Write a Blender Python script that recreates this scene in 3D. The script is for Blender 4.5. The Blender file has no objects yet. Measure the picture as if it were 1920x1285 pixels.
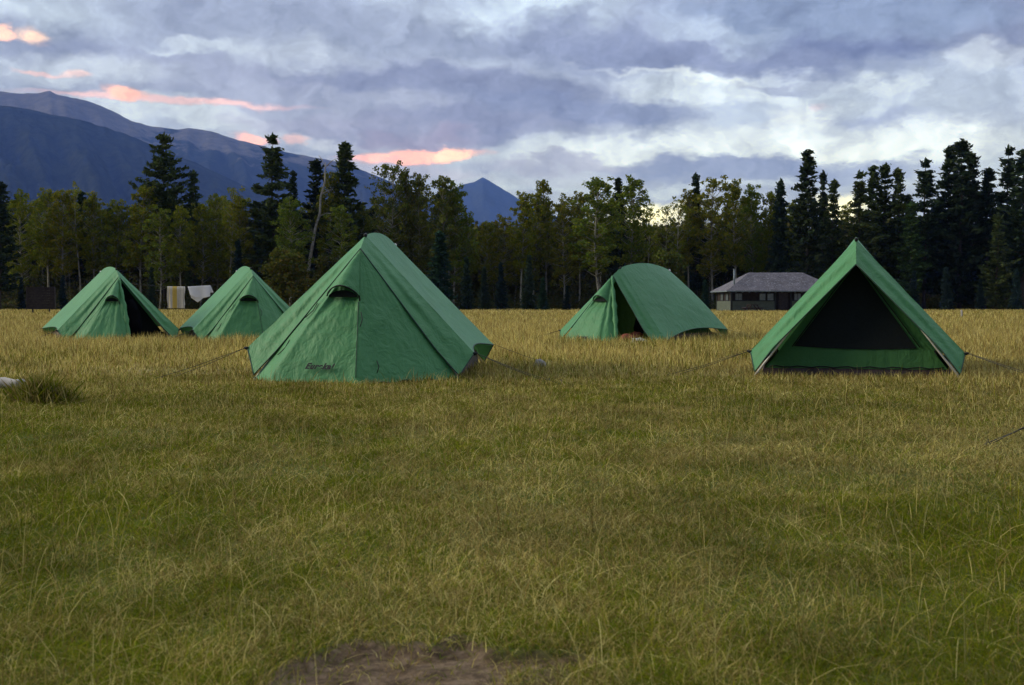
import bpy, math, random
import numpy as np
from mathutils import Vector, Matrix, noise as mn
R = math.radians
sc = bpy.context.scene
col = sc.collection
rng = np.random.default_rng(7)
random.seed(7)

# ------------------------------------------------------------------ camera
F = 2290.0; HZ = 572.0; H = 0.75
PITCH = math.atan((642.5-HZ)/F)
cd = bpy.data.cameras.new('camera'); cam = bpy.data.objects.new('camera', cd); col.objects.link(cam)
cam.location = (0, 0, H); cam.rotation_euler = (math.pi/2-PITCH, 0, 0)
cd.sensor_width = 36; cd.lens = F/1920*36; cd.clip_start = .05; cd.clip_end = 80000
cd.dof.use_dof = True; cd.dof.focus_distance = 14; cd.dof.aperture_fstop = 9
sc.camera = cam
vs = sc.view_settings
sc.display_settings.display_device = 'sRGB'
vs.view_transform = 'Standard'; vs.look = 'None'; vs.exposure = 0; vs.gamma = 1; vs.use_curve_mapping = False
sc.cycles.use_denoising = True
sc.cycles.max_bounces = 6; sc.cycles.diffuse_bounces = 3; sc.cycles.transparent_max_bounces = 6

def at(px, py, Y):
    """point at world depth Y seen at pixel (px, py)"""
    cx, cy = (px-960)/F, (642.5-py)/F
    d = Vector((cx, math.cos(PITCH)+cy*math.sin(PITCH), -math.sin(PITCH)+cy*math.cos(PITCH)))
    return Vector((0, 0, H)) + d*(Y/d.y)
def lin(c):
    return tuple(((v/255)/12.92 if v/255 <= .04045 else ((v/255+.055)/1.055)**2.4) for v in c)

# ------------------------------------------------------------------ node helpers
class NT:
    def __init__(s, nt): s.nt = nt
    def n(s, t, **kw):
        nd = s.nt.nodes.new(t)
        for k, v in kw.items():
            if k.startswith('i_'):
                key = k[2:]; key = int(key) if key.isdigit() else key.replace('_', ' ')
                inp = nd.inputs[key]
                if isinstance(v, bpy.types.NodeSocket): s.nt.links.new(v, inp)
                else: inp.default_value = v
            else: setattr(nd, k, v)
        return nd
    def m(s, op, a, b=None, c=None, clamp=False):
        nd = s.nt.nodes.new('ShaderNodeMath'); nd.operation = op; nd.use_clamp = clamp
        for i, v in enumerate((a, b, c)):
            if v is None: continue
            if isinstance(v, bpy.types.NodeSocket): s.nt.links.new(v, nd.inputs[i])
            else: nd.inputs[i].default_value = v
        return nd.outputs[0]
    def mix(s, f, a, b, blend='MIX'):
        nd = s.nt.nodes.new('ShaderNodeMix'); nd.data_type = 'RGBA'; nd.blend_type = blend
        for i, v in ((0, f), (6, a), (7, b)):
            if isinstance(v, bpy.types.NodeSocket): s.nt.links.new(v, nd.inputs[i])
            elif i == 0: nd.inputs[0].default_value = v
            else: nd.inputs[i].default_value = (*v[:3], 1)
        return nd.outputs[2]
    def ramp(s, f, stops, interp='LINEAR'):
        nd = s.nt.nodes.new('ShaderNodeValToRGB'); cr = nd.color_ramp; cr.interpolation = interp
        while len(cr.elements) < len(stops): cr.elements.new(.5)
        for e, (p, c) in zip(cr.elements, stops):
            e.position = p; e.color = (*c[:3], 1) if not isinstance(c, (int, float)) else (c, c, c, 1)
        s.nt.links.new(f, nd.inputs[0]); return nd.outputs[0]
    def noise(s, vec, scale, detail=3, rough=.5, dist=0):
        nd = s.n('ShaderNodeTexNoise', i_Scale=scale, i_Detail=detail, i_Roughness=rough, i_Distortion=dist)
        if vec is not None: s.nt.links.new(vec, nd.inputs['Vector'])
        return nd

# ------------------------------------------------------------------ world: dusk sky with clouds
SUN_EL, SUN_AZ = R(25), R(-86)      # sun low behind cloud, to the left
w = bpy.data.worlds.new('World'); sc.world = w; w.use_nodes = True
w.node_tree.nodes.clear(); W = NT(w.node_tree)
tc = W.n('ShaderNodeTexCoord').outputs['Generated']
sep = W.n('ShaderNodeSeparateXYZ', i_0=tc)
az = W.m('ARCTAN2', sep.outputs[0], sep.outputs[1])
el = W.m('ARCSINE', sep.outputs[2])
U = W.m('MULTIPLY', az, F/100); V = W.m('MULTIPLY', el, F/100)
base = W.n('ShaderNodeCombineXYZ', i_0=U, i_1=V).outputs[0]
def stretch(sx, sy):
    return W.n('ShaderNodeVectorMath', operation='MULTIPLY', i_0=base, i_1=(sx, sy, 1)).outputs[0]
nA = W.noise(stretch(.30, .62), 1.0, 5, .55).outputs['Color']
nB = W.noise(stretch(1.0, 1.9), 1.0, 6, .62).outputs['Color']
def off(nc, a):
    v = W.n('ShaderNodeVectorMath', operation='SUBTRACT', i_0=nc, i_1=(.5, .5, .5)).outputs[0]
    return W.n('ShaderNodeVectorMath', operation='MULTIPLY', i_0=v, i_1=a).outputs[0]
wv = W.n('ShaderNodeVectorMath', operation='ADD', i_0=base, i_1=off(nA, (2.6, 1.1, 0))).outputs[0]
wv = W.n('ShaderNodeVectorMath', operation='ADD', i_0=wv, i_1=off(nB, (1.4, .85, 0))).outputs[0]
wf = W.n('ShaderNodeVectorMath', operation='ADD', i_0=base, i_1=off(nB, (.95, .42, 0))).outputs[0]
big = W.noise(stretch(.13, .30), 1.0, 5, .55, .4).outputs[0]
fine = W.noise(wv, .9, 6, .6).outputs[0]
# general overcast: lavender-grey bellies and paler gaps
cbase = W.ramp(big, [(.34, lin((128, 134, 163))), (.5, lin((158, 167, 194))), (.66, lin((196, 207, 226)))])
# photographed clouds, each an ellipse in azimuth/elevation: cx, cy, rx, ry (photo px), soft, colour, opacity, tilt
BL = [
 (100,  25, 190, 60, .9, (204, 216, 232), .8, 0),
 (1000, 20, 150, 50, .9, (196, 210, 230), .8, 0),
 (500,  60, 430, 62, .8, (146, 154, 180), .85, 4),
 (760, 185, 520, 70, .7, (150, 154, 182), .8, 2),
 (370, 150, 190, 50, .7, (148, 153, 182), .8, 6),
 (160, 150, 170, 26, .9, (190, 198, 218), .7, 0),
 (560, 105, 130, 34, .9, (184, 192, 214), .8, 5),
 (380,  95, 110, 14, .9, (194, 203, 222), .7, 0),
 (660, 150, 170, 20, .8, (146, 150, 180), .8, 0),
 (1130, 95, 330, 52, .6, (134, 142, 174), .9, 4),
 (1560, 50, 330, 52, .6, (128, 143, 176), .9, 3),
 (1330, 60, 150, 22, .9, (168, 180, 206), .7, 5),
 (1600,128, 170, 42, .55, (106, 116, 154), .95, 3),
 (1350,120, 330, 34, .6, (126, 134, 168), .85, 6),
 (900, 160, 330, 34, .6, (122, 128, 160), .85, 4),
 (1380,185, 260, 50, .6, (202, 212, 231), .9, 3),
 (1330,146, 200, 10, .9, (224, 231, 242), .6, 6),
 (1490,165, 70,  12, .8, (124, 132, 168), .7, 6),
 (1740,190, 200, 60, .8, (184, 195, 220), .85, 0),
 (1830,140, 80, 24, .9, (214, 221, 236), .45, 0),
 (1640,172, 60, 14, .9, (216, 225, 240), .5, 0),
 (1100,205, 280, 28, .6, (120, 129, 166), .85, 2),
 (820, 245, 260, 32, .6, (126, 130, 164), .85, -2),
 (780, 268, 130, 20, .8, (150, 138, 166), .75, -3),
 (1420,215, 110, 22, .7, (164, 176, 206), .8, 0),
 (1510,225, 60, 26, .9, (228, 233, 243), .5, 0),
 (1650,228, 90,  18, .8, (148, 158, 194), .8, 0),
 (1380,272, 440, 34, .6, (208, 217, 236), .95, -2),
 (1700,285, 230, 26, .8, (216, 224, 240), .8, -1),
 (1300,318, 430, 24, .7, (128, 138, 178), .9, 1),
 (1040,305, 150, 18, .8, (166, 168, 196), .8, 0),
 (1020,330, 200, 16, .8, (172, 180, 206), .8, 0),
 (1600,330, 260, 22, .8, (136, 147, 186), .7, 1),
 (1250,352, 300, 10, .8, (180, 192, 220), .7, 0),
 (360, 222, 190, 22, .7, (196, 205, 224), .9, 6),
 (600, 238, 200, 24, .8, (152, 152, 182), .8, 3),
 (560, 268, 120, 14, .8, (186, 190, 214), .7, 6),
 (740, 318, 160, 16, .8, (170, 168, 198), .8, 2),
 (1225,408, 70, 32, .7, (255, 252, 222), 1.0, 0),
 (1560,392, 60, 22, .7, (252, 250, 226), 1.0, 0),
]
FINE = [   # lit cloud edges, finer outlines
 (320, 203, 230, 7, .8, (236, 184, 184), .8, 1),
 (240, 195, 42,  13, .7, (255, 184, 156), 1.0, 4),
 (66, 106, 32, 15, .8, (255, 210, 182), .95, 0),
 (14,  106, 16,  15, .6, (255, 198, 172), 1.0, 0),
 (84, 167, 42, 4, .8, (236, 190, 188), .7, 4),
 (150, 166, 26,   7, .7, (236, 200, 200), .8, 0),
 (478, 265, 34,   9, .7, (250, 178, 166), .9, 8),
 (548, 266, 22,   7, .7, (236, 186, 184), .7, 0),
 (780, 294, 125,  12, .6, (252, 176, 154), 1.0, -4),
 (700, 300, 60,   5, .7, (242, 170, 162), .9, 0),
 (850, 290, 42,  12, .7, (255, 194, 162), 1.0, 0),
 (1540,213, 18,   5, .9, (232, 200, 208), .4, 0),
]
cc = cbase
for lst, vec in ((BL, wv), (FINE, wf)):
    for (cx, cy, rx, ry, so, c, op, tilt) in lst:
        u0 = math.atan((cx-960)/F)*F/100; v0 = (HZ-cy)/100*.985
        mp = W.n('ShaderNodeMapping', vector_type='TEXTURE', i_Vector=vec)
        mp.inputs['Location'].default_value = (u0, v0, 0)
        mp.inputs['Rotation'].default_value = (0, 0, -R(tilt))
        mp.inputs['Scale'].default_value = (rx/100, ry/100, 1)
        fl = W.n('ShaderNodeVectorMath', operation='MULTIPLY', i_0=mp.outputs[0], i_1=(1, 1, 0)).outputs[0]
        ln = W.n('ShaderNodeVectorMath', operation='LENGTH', i_0=fl).outputs['Value']
        mr = W.n('ShaderNodeMapRange', interpolation_type='SMOOTHSTEP', i_0=ln, i_1=1+so*.45, i_2=1-so*.75, i_3=0.0, i_4=op)
        cc = W.mix(mr.outputs[0], cc, lin(c))
# wisps: light and dark detail inside the cloud
fine2 = W.noise(wf, 2.6, 5, .62, .5).outputs[0]
g = W.ramp(W.m('ADD', W.m('MULTIPLY', fine, .72), W.m('MULTIPLY', fine2, .28)), [(.32, .42), (.5, .62), (.68, .82)])
cc = W.mix(1.0, cc, g, 'MULTIPLY'); cc = W.n('ShaderNodeGamma', i_Color=cc, i_Gamma=1.25).outputs[0]; cc = W.n('ShaderNodeHueSaturation', i_Saturation=.80, i_Color=cc).outputs[0]; cc = W.mix(1.0, cc, (1.38, 1.48, 1.62), 'MULTIPLY')
# an overcast sky is brightest overhead
zen = W.n('ShaderNodeMapRange', interpolation_type='SMOOTHSTEP', i_0=el, i_1=R(13), i_2=R(60), i_3=1.95, i_4=5.3).outputs[0]
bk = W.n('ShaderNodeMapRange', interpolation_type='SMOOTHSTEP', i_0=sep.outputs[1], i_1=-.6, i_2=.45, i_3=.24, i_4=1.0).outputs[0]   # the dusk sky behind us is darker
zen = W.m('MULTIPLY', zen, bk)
cc = W.mix(W.n('ShaderNodeMapRange', i_0=el, i_1=R(14), i_2=R(50), i_3=0.0, i_4=1.0).outputs[0], cc, W.mix(1.0, cc, (1.08, 1.0, .84), 'MULTIPLY'))
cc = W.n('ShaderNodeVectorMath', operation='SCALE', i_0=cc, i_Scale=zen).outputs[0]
sky = W.n('ShaderNodeTexSky', sky_type='NISHITA', sun_disc=False, sun_elevation=SUN_EL, sun_rotation=SUN_AZ)
bgS = W.n('ShaderNodeBackground', i_Color=sky.outputs[0], i_Strength=.05)
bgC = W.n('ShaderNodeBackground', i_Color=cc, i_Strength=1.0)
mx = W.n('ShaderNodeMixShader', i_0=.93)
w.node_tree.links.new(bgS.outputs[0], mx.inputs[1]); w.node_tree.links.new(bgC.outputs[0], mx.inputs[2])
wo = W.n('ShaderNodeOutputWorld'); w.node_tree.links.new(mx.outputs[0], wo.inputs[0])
w.cycles.sampling_method = 'MANUAL'; w.cycles.sample_map_resolution = 512

sl = bpy.data.lights.new('sun', 'SUN'); sl.energy = 3.0; sl.angle = R(25); sl.color = (1, .93, .86)
so = bpy.data.objects.new('sun', sl); col.objects.link(so)
sd = Vector((math.sin(SUN_AZ)*math.cos(SUN_EL), math.cos(SUN_AZ)*math.cos(SUN_EL), math.sin(SUN_EL)))
so.rotation_euler = sd.to_track_quat('Z', 'Y').to_euler(); so.location = (-20, 5, 30)

# ------------------------------------------------------------------ object helpers
def tag(o, label=None, cat=None, group=None, kind=None):
    for k, v in (('label', label), ('category', cat), ('group', group), ('kind', kind)):
        if v: o[k] = v
    return o
def empty(name, loc, rz=0):
    o = bpy.data.objects.new(name, None); col.objects.link(o); o.location = loc; o.rotation_euler = (0, 0, rz)
    o.empty_display_size = .2
    return o
def mesh(name, V_, F_, mat, parent=None, smooth=False, cols=None, link=True):
    me = bpy.data.meshes.new(name); me.from_pydata([tuple(v) for v in V_], [], [tuple(f) for f in F_])
    me.materials.append(mat)
    if smooth: me.shade_smooth()
    me.update()
    o = bpy.data.objects.new(name, me)
    if link: col.objects.link(o)
    if parent: o.parent = parent
    return o
def fastmesh(name, V_, quads, mat, tone=None, tris=False):
    """numpy mesh. quads: (n,4) or (n,3) int array. tone: (nv,3) colour attribute"""
    me = bpy.data.meshes.new(name); V_ = np.asarray(V_, np.float32)
    k = quads.shape[1]; nf = len(quads)
    me.vertices.add(len(V_)); me.vertices.foreach_set('co', V_.ravel())
    me.loops.add(nf*k); me.loops.foreach_set('vertex_index', quads.astype(np.int32).ravel())
    me.polygons.add(nf); me.polygons.foreach_set('loop_start', np.arange(0, nf*k, k, dtype=np.int32))
    me.update(calc_edges=True); me.materials.append(mat)
    if tone is not None:
        a = me.color_attributes.new('tone', 'FLOAT_COLOR', 'POINT')
        c = np.ones((len(V_), 4), np.float32); c[:, :3] = tone; a.data.foreach_set('color', c.ravel())
    return me
def obj(name, me, parent=None):
    o = bpy.data.objects.new(name, me); col.objects.link(o)
    if parent: o.parent = parent
    return o
class MB:
    def __init__(s): s.v = []; s.f = []
    def box(s, c, d, rz=0, M=None):
        b = len(s.v); cx, cy, cz = c; dx, dy, dz = d[0]/2, d[1]/2, d[2]/2
        for x in (-dx, dx):
            for y in (-dy, dy):
                for z in (-dz, dz):
                    p = Vector((x*math.cos(rz)-y*math.sin(rz), x*math.sin(rz)+y*math.cos(rz), z))
                    if M: p = M @ p
                    s.v.append(Vector(c)+p)
        for q in ((0, 1, 3, 2), (4, 6, 7, 5), (0, 4, 5, 1), (2, 3, 7, 6), (0, 2, 6, 4), (1, 5, 7, 3)):
            s.f.append([b+i for i in q])
        return s
    def tube(s, pts, r, n=6, cap=True):
        pts = [Vector(p) for p in pts]; rr = r if isinstance(r, (list, tuple)) else [r]*len(pts)
        b = len(s.v)
        for i, p in enumerate(pts):
            t = (pts[min(i+1, len(pts)-1)]-pts[max(i-1, 0)]).normalized()
            a = t.orthogonal().normalized() if abs(t.z) > .9 else Vector((0, 0, 1)).cross(t).normalized()
            c = t.cross(a)
            for k in range(n):
                th = 2*math.pi*k/n; s.v.append(p+(a*math.cos(th)+c*math.sin(th))*rr[i])
        for i in range(len(pts)-1):
            for k in range(n):
                k2 = (k+1) % n
                s.f.append([b+i*n+k, b+i*n+k2, b+(i+1)*n+k2, b+(i+1)*n+k])
        if cap:
            s.f.append([b+k for k in range(n)][::-1]); s.f.append([b+(len(pts)-1)*n+k for k in range(n)])
        return s
    def grid(s, fn, nu, nv):
        b = len(s.v)
        for j in range(nv+1):
            for i in range(nu+1): s.v.append(Vector(fn(i/nu, j/nv)))
        for j in range(nv):
            for i in range(nu):
                a = b+j*(nu+1)+i; s.f.append([a, a+1, a+nu+2, a+nu+1])
        return s
    def poly(s, pts):
        b = len(s.v); s.v += [Vector(p) for p in pts]; s.f.append(list(range(b, b+len(pts)))); return s
    def build(s, name, mat, parent=None, smooth=False): return mesh(name, s.v, s.f, mat, parent, smooth)

# ------------------------------------------------------------------ materials
def mat(name, fn):
    m = bpy.data.materials.new(name); m.use_nodes = True; m.node_tree.nodes.clear(); N = NT(m.node_tree)
    sh = fn(N); o = N.n('ShaderNodeOutputMaterial'); m.node_tree.links.new(sh, o.inputs[0]); return m
def princ(N, c, rough=.8, bump=None, bs=.3, bd=.01, spec=.3, metal=0):
    p = N.n('ShaderNodeBsdfPrincipled', i_Roughness=rough, i_Metallic=metal)
    p.inputs['Specular IOR Level'].default_value = spec
    if isinstance(c, bpy.types.NodeSocket): N.nt.links.new(c, p.inputs['Base Color'])
    else: p.inputs['Base Color'].default_value = (*c, 1)
    if bump is not None:
        b = N.n('ShaderNodeBump', i_Strength=bs, i_Distance=bd, i_Height=bump)
        N.nt.links.new(b.outputs[0], p.inputs['Normal'])
    return p.outputs[0]
def objco(N): return N.n('ShaderNodeTexCoord').outputs['Object']
def simple(name, a, b, scale=8, rough=.8, bd=.01, bs=.3, metal=0, spec=.3):
    def fn(N):
        n1 = N.noise(objco(N), scale, 5, .6).outputs[0]
        return princ(N, N.ramp(n1, [(.35, a), (.65, b)]), rough, n1, bs, bd, spec, metal)
    return mat(name, fn)
def fabric_mat(name, c, c2, tr=.22, rough=.55):
    def fn(N):
        co = objco(N)
        n1 = N.noise(co, 2.2, 4, .6).outputs[0]
        n2 = N.noise(co, 160, 2, .5).outputs[0]
        mpn = N.n('ShaderNodeMapping', i_Vector=co); mpn.inputs['Scale'].default_value = (5, 5, 2.2); mpn.inputs['Rotation'].default_value = (0, 0, .4)
        n3 = N.noise(mpn.outputs[0], 1.0, 5, .6, .6).outputs[0]
        cl = N.ramp(n1, [(.3, c), (.7, c2)])
        hs = N.n('ShaderNodeObjectInfo').outputs['Color']
        cl = N.mix(1.0, cl, hs, 'MULTIPLY')
        cl = N.mix(N.ramp(n2, [(.4, 0), (.75, .07)]), cl, (.26, .42, .27))
        nw = N.noise(co, 7, 5, .6, 1.2).outputs[0]
        bh = N.m('ADD', N.m('ADD', n3, N.m('MULTIPLY', nw, .45)), N.m('MULTIPLY', n2, .04))
        b = N.n('ShaderNodeBump', i_Strength=.85, i_Distance=.035, i_Height=bh)
        p = N.n('ShaderNodeBsdfPrincipled', i_Roughness=rough); N.nt.links.new(cl, p.inputs['Base Color'])
        p.inputs['Specular IOR Level'].default_value = .35
        N.nt.links.new(b.outputs[0], p.inputs['Normal'])
        t = N.n('ShaderNodeBsdfTranslucent'); N.nt.links.new(cl, t.inputs[0])
        m_ = N.n('ShaderNodeMixShader', i_0=tr); N.nt.links.new(p.outputs[0], m_.inputs[1]); N.nt.links.new(t.outputs[0], m_.inputs[2])
        return m_.outputs[0]
    return mat(name, fn)
M = {}
M['fly'] = fabric_mat('fly_nylon', (.048, .205, .062), (.068, .25, .084), .10)
M['inner'] = fabric_mat('inner_nylon', (.06, .20, .06), (.08, .24, .07), .35, .8)
M['olive'] = fabric_mat('olive_nylon', (.07, .14, .015), (.09, .17, .02), .3, .8)
M['net'] = simple('insect_netting', (.003, .006, .006), (.007, .011, .011), 60, .9)
M['black'] = simple('black_webbing', (.008, .01, .01), (.016, .02, .018), 40, .7)
M['tub'] = simple('brown_floor_nylon', (.045, .030, .028), (.075, .052, .048), 14, .6)
M['alu'] = simple('aluminium_pole', (.62, .60, .54), (.75, .73, .68), 30, .35, metal=.35, spec=.5)
M['cord'] = simple('guy_cord', (.04, .04, .035), (.07, .065, .05), 60, .8)
M['hem'] = simple('dark_green_hem', (.025, .06, .04), (.04, .08, .05), 30, .7)
M['bark_dark'] = simple('pine_bark', (.035, .028, .022), (.08, .065, .05), 3, .95, .05)
def aspbark(N):
    co = objco(N); mp = N.n('ShaderNodeMapping', i_Vector=co); mp.inputs['Scale'].default_value = (1, 1, .35)
    n1 = N.noise(mp.outputs[0], 3.2, 5, .7).outputs[0]
    return princ(N, N.ramp(n1, [(.38, (.05, .045, .035)), (.5, (.26, .25, .20)), (.7, (.44, .43, .35))]), .9, n1, .4, .03)
M['bark_aspen'] = mat('aspen_bark', aspbark)
M['deadwood'] = simple('bleached_wood', (.22, .20, .17), (.42, .40, .36), 2.5, .9, .04)
def leafmat(name, tr=.25):
    def fn(N):
        a = N.n('ShaderNodeAttribute', attribute_name='tone').outputs['Color']
        c = N.mix(1.0, a, N.n('ShaderNodeObjectInfo').outputs['Color'], 'MULTIPLY')
        d = N.n('ShaderNodeBsdfDiffuse'); N.nt.links.new(c, d.inputs[0])
        t = N.n('ShaderNodeBsdfTranslucent'); N.nt.links.new(c, t.inputs[0])
        m_ = N.n('ShaderNodeMixShader', i_0=tr); N.nt.links.new(d.outputs[0], m_.inputs[1]); N.nt.links.new(t.outputs[0], m_.inputs[2])
        return m_.outputs[0]
    return mat(name, fn)
M['leaf'] = leafmat('foliage', .3); M['needle'] = leafmat('needles', .12); M['grass'] = leafmat('grass_blades', .25)

# ------------------------------------------------------------------ numpy noise
_tab = rng.random((256, 256))
def vnoise(x, y):
    xi = np.floor(x).astype(int); yi = np.floor(y).astype(int); fx = x-xi; fy = y-yi
    fx = fx*fx*(3-2*fx); fy = fy*fy*(3-2*fy)
    g_ = lambda a, b: _tab[a & 255, b & 255]
    return (g_(xi, yi)*(1-fx)+g_(xi+1, yi)*fx)*(1-fy)+(g_(xi, yi+1)*(1-fx)+g_(xi+1, yi+1)*fx)*fy
def fbm(x, y, o=4):
    s = 0; a = .5; t = 0
    for i in range(o):
        s = s+a*vnoise(x*2**i+17*i, y*2**i+31*i); t += a; a *= .5
    return s/t
def smooth(a, b, x):
    t = np.clip((x-a)/(b-a), 0, 1); return t*t*(3-2*t)
# bare patch of earth at the front (metres), as a signed edge
def dirt(x, y):
    dx = (x+.20)/.27; dy = (y-2.40)/.30
    e = np.sqrt(dx*dx+dy*dy)+(fbm(x*9+3, y*9, 4)-.5)*1.0
    dx2 = (x-.04)/.17; dy2 = (y-2.56)/.06
    e2 = np.sqrt(dx2*dx2+dy2*dy2)+(fbm(x*9+3, y*9, 3)-.5)*.6
    return np.minimum(e, e2)           # < 1 inside
def gz(x, y):
    """ground height"""
    x = np.asarray(x, float); y = np.asarray(y, float)
    near = np.exp(-(y/60)**2)
    z = (fbm(x*.9+5, y*.9, 3)-.5)*.05*near+(fbm(x*.12, y*.12+9, 2)-.5)*.10*near*smooth(3, 9, y)
    d = dirt(x, y)
    return z-.022*(1-smooth(.75, 1.02, d))*(y < 4)+(fbm(x*16, y*16, 5)-.5)*.022*(d < 1.0)*(y < 4)

# ------------------------------------------------------------------ ground
def graded(a, b, s0, gr):
    out = [a]; s = s0
    while out[-1] < b: out.append(out[-1]+s); s *= gr
    out[-1] = b; return out
ys = [-26000, -9000, -3000, -1000, -300, -100, -30, -10, -3, 0, 1.2]+graded(1.7, 4.2, .02, 1.0)+graded(4.3, 26000, .12, 1.035)
xr = graded(0.02, 26000, .025, 1.0)[:2]
xs_ = graded(0, 26000, .02, 1.0) if False else None
xp = [0]; s_ = .022
while xp[-1] < 26000:
    xp.append(xp[-1]+s_)
    if xp[-1] > .75: s_ *= 1.07
xp[-1] = 26000
xs = np.array([-v for v in xp[:0:-1]]+xp)
YY, XX = np.meshgrid(np.array(ys), xs, indexing='ij')
ZZ = gz(XX, YY)
nx, ny = len(xs), len(ys)
idx = np.arange(nx*ny).reshape(ny, nx)
Q = np.stack([idx[:-1, :-1], idx[:-1, 1:], idx[1:, 1:], idx[1:, :-1]], -1).reshape(-1, 4)
def groundfn(N):
    co = objco(N)
    n1 = N.noise(co, .22, 4, .6).outputs[0]; n2 = N.noise(co, 2.2, 5, .65).outputs[0]; n3 = N.noise(co, 30, 5, .7).outputs[0]
    grn = N.ramp(n3, [(.3, (.05, .065, .012)), (.7, (.11, .125, .025))])
    strw = N.ramp(n3, [(.3, (.16, .125, .045)), (.7, (.34, .27, .11))])
    sp = N.n('ShaderNodeSeparateXYZ', i_0=co)
    far = N.n('ShaderNodeMapRange', i_0=sp.outputs[1], i_1=7.0, i_2=22.0, i_3=.0, i_4=.5).outputs[0]
    f = N.m('ADD', N.m('MULTIPLY', N.m('ADD', n1, n2), .5), far)
    c = N.mix(N.ramp(f, [(.5, 0), (.75, 1)]), grn, strw)
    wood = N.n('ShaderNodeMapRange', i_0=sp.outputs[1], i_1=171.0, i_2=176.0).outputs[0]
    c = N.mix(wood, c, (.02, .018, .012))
    a = N.n('ShaderNodeAttribute', attribute_name='tone').outputs['Color']
    soil = N.ramp(N.noise(co, 22, 8, .78).outputs[0], [(.34, (.030, .020, .010)), (.48, (.10, .068, .040)), (.66, (.21, .150, .095))])
    sa = N.n('ShaderNodeSeparateColor', i_0=a).outputs[0]
    c = N.mix(sa, c, soil)
    return princ(N, c, .95, n3, .7, .02, .1)
tn = np.zeros((nx*ny, 3), np.float32)
dv = dirt(XX, YY).ravel(); tn[:, 0] = (1-smooth(.93, 1.1, dv))*(YY.ravel() < 4)
tn[:, 1] = 0; tn[:, 2] = 0
gm = fastmesh('meadow_ground', np.stack([XX, YY, ZZ], -1).reshape(-1, 3), Q, mat('meadow_soil', groundfn), tn)
gm.shade_smooth()
tag(obj('ground', gm), 'wide flat meadow with a bare patch of earth at the near edge', 'ground', kind='structure')

# ------------------------------------------------------------------ mountains
def mountain(name, prof, D, back, rough, forest, label, foot=.55, seed=0, line=None):
    """terrain: rises from foot*D to the ridge line at distance D, falls again behind. prof in photo px."""
    px = np.array([p[0] for p in prof], float); py = np.array([p[1] for p in prof], float)
    a_ = np.arctan((px-960)/F); h_ = (HZ-py)/F
    na, nr = 420, 90
    A = np.linspace(a_[0], a_[-1], na)
    Hh = np.interp(A, a_, h_)*D
    ed = smooth(0, .04, (A-A[0])/(A[-1]-A[0])+.04)*smooth(0, .05, (A[-1]-A)/(A[-1]-A[0]))
    rr = np.concatenate([np.linspace(foot, 1, 60), np.linspace(1, 1+back, nr-59)[1:]])
    AA, RR = np.meshgrid(A, rr, indexing='ij')
    t = np.where(RR <= 1, (RR-foot)/(1-foot), 1-(RR-1)/back)
    dist = RR*D/np.cos(AA)*np.where(True, 1, 1)
    X = np.tan(AA)*RR*D; Y = RR*D
    warp = fbm(AA*60+seed, RR*9+seed, 5)-.5
    gull = np.abs(fbm(AA*45+RR*6+seed*3, RR*3+AA*12, 5)-.5)*2
    zz = Hh[:, None]*(t**1.15)
    zz = zz+zz*(1-t)*1.4*(warp*rough-gull*rough*.9)
    ridge = (fbm(A*160+seed, A*0+seed, 4)-.5)*.014*D/10
    zz = zz+ridge[:, None]*t*(Hh[:, None] > 50)
    zz = zz*ed[:, None]-6
    n1, n2 = AA.shape; ii = np.arange(n1*n2).reshape(n1, n2)
    Qm = np.stack([ii[:-1, :-1], ii[1:, :-1], ii[1:, 1:], ii[:-1, 1:]], -1).reshape(-1, 4)
    def fn(N):
        co = objco(N); s_ = N.n('ShaderNodeSeparateXYZ', i_0=co)
        nn = N.noise(co, .0022, 6, .68).outputs[0]; nf = N.noise(co, .012, 5, .75).outputs[0]
        fc = N.ramp(nf, [(.35, (.008, .012, .012)), (.65, (.028, .034, .026))])
        if forest: c = fc
        else:
            rc = N.ramp(nf, [(.3, (.060, .060, .066)), (.7, (.125, .12, .12))])
            hh = N.m('ADD', N.m('MULTIPLY', s_.outputs[2], 1/line), N.m('MULTIPLY', N.m('SUBTRACT', nn, .5), 1.3))
            c = N.mix(N.ramp(hh, [(.93, 0), (1.0, 1)]), fc, rc)
        return princ(N, c, 1, nf, 1, 18, 0)
    me = fastmesh(name, np.stack([X, Y, zz], -1).reshape(-1, 3), Qm, mat(name+'_cover', fn)); me.shade_smooth()
    tag(obj(name, me), label, 'mountain', kind='structure')
mountain('mountain_ridge', [(-900, 150), (-500, 120), (-200, 160), (-60, 168), (0, 172), (45, 177), (75, 176), (98, 172), (112, 179), (150, 186), (190, 197), (225, 214), (250, 227), (290, 238),
  (335, 243), (355, 240), (400, 247), (440, 260), (480, 270), (520, 281), (570, 291), (620, 300), (660, 311), (700, 327), (740, 343), (790, 366), (860, 396), (930, 430), (1100, 480), (1400, 560)],
  9000, .35, .55, False, 'long bare grey ridge falling from upper left behind the wood', .5, 3, 1130)
mountain('forested_hill', [(-900, 260), (-500, 225), (-200, 200), (-60, 196), (0, 197), (50, 203), (100, 214), (150, 223), (200, 238), (260, 258), (300, 279), (370, 304), (450, 342), (520, 372), (600, 410), (700, 450), (900, 540)],
  6200, .4, .5, True, 'dark blue forested slope below the bare ridge at the left', .5, 8)
mountain('distant_peak', [(560, 480), (700, 430), (760, 398), (820, 366), (855, 352), (872, 346), (889, 342), (905, 333), (920, 341), (945, 356), (968, 370), (1010, 392), (1100, 430), (1300, 480), (1600, 540)],
  13500, .3, .45, True, 'small pointed blue peak far off behind the wood', .6, 5)

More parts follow.
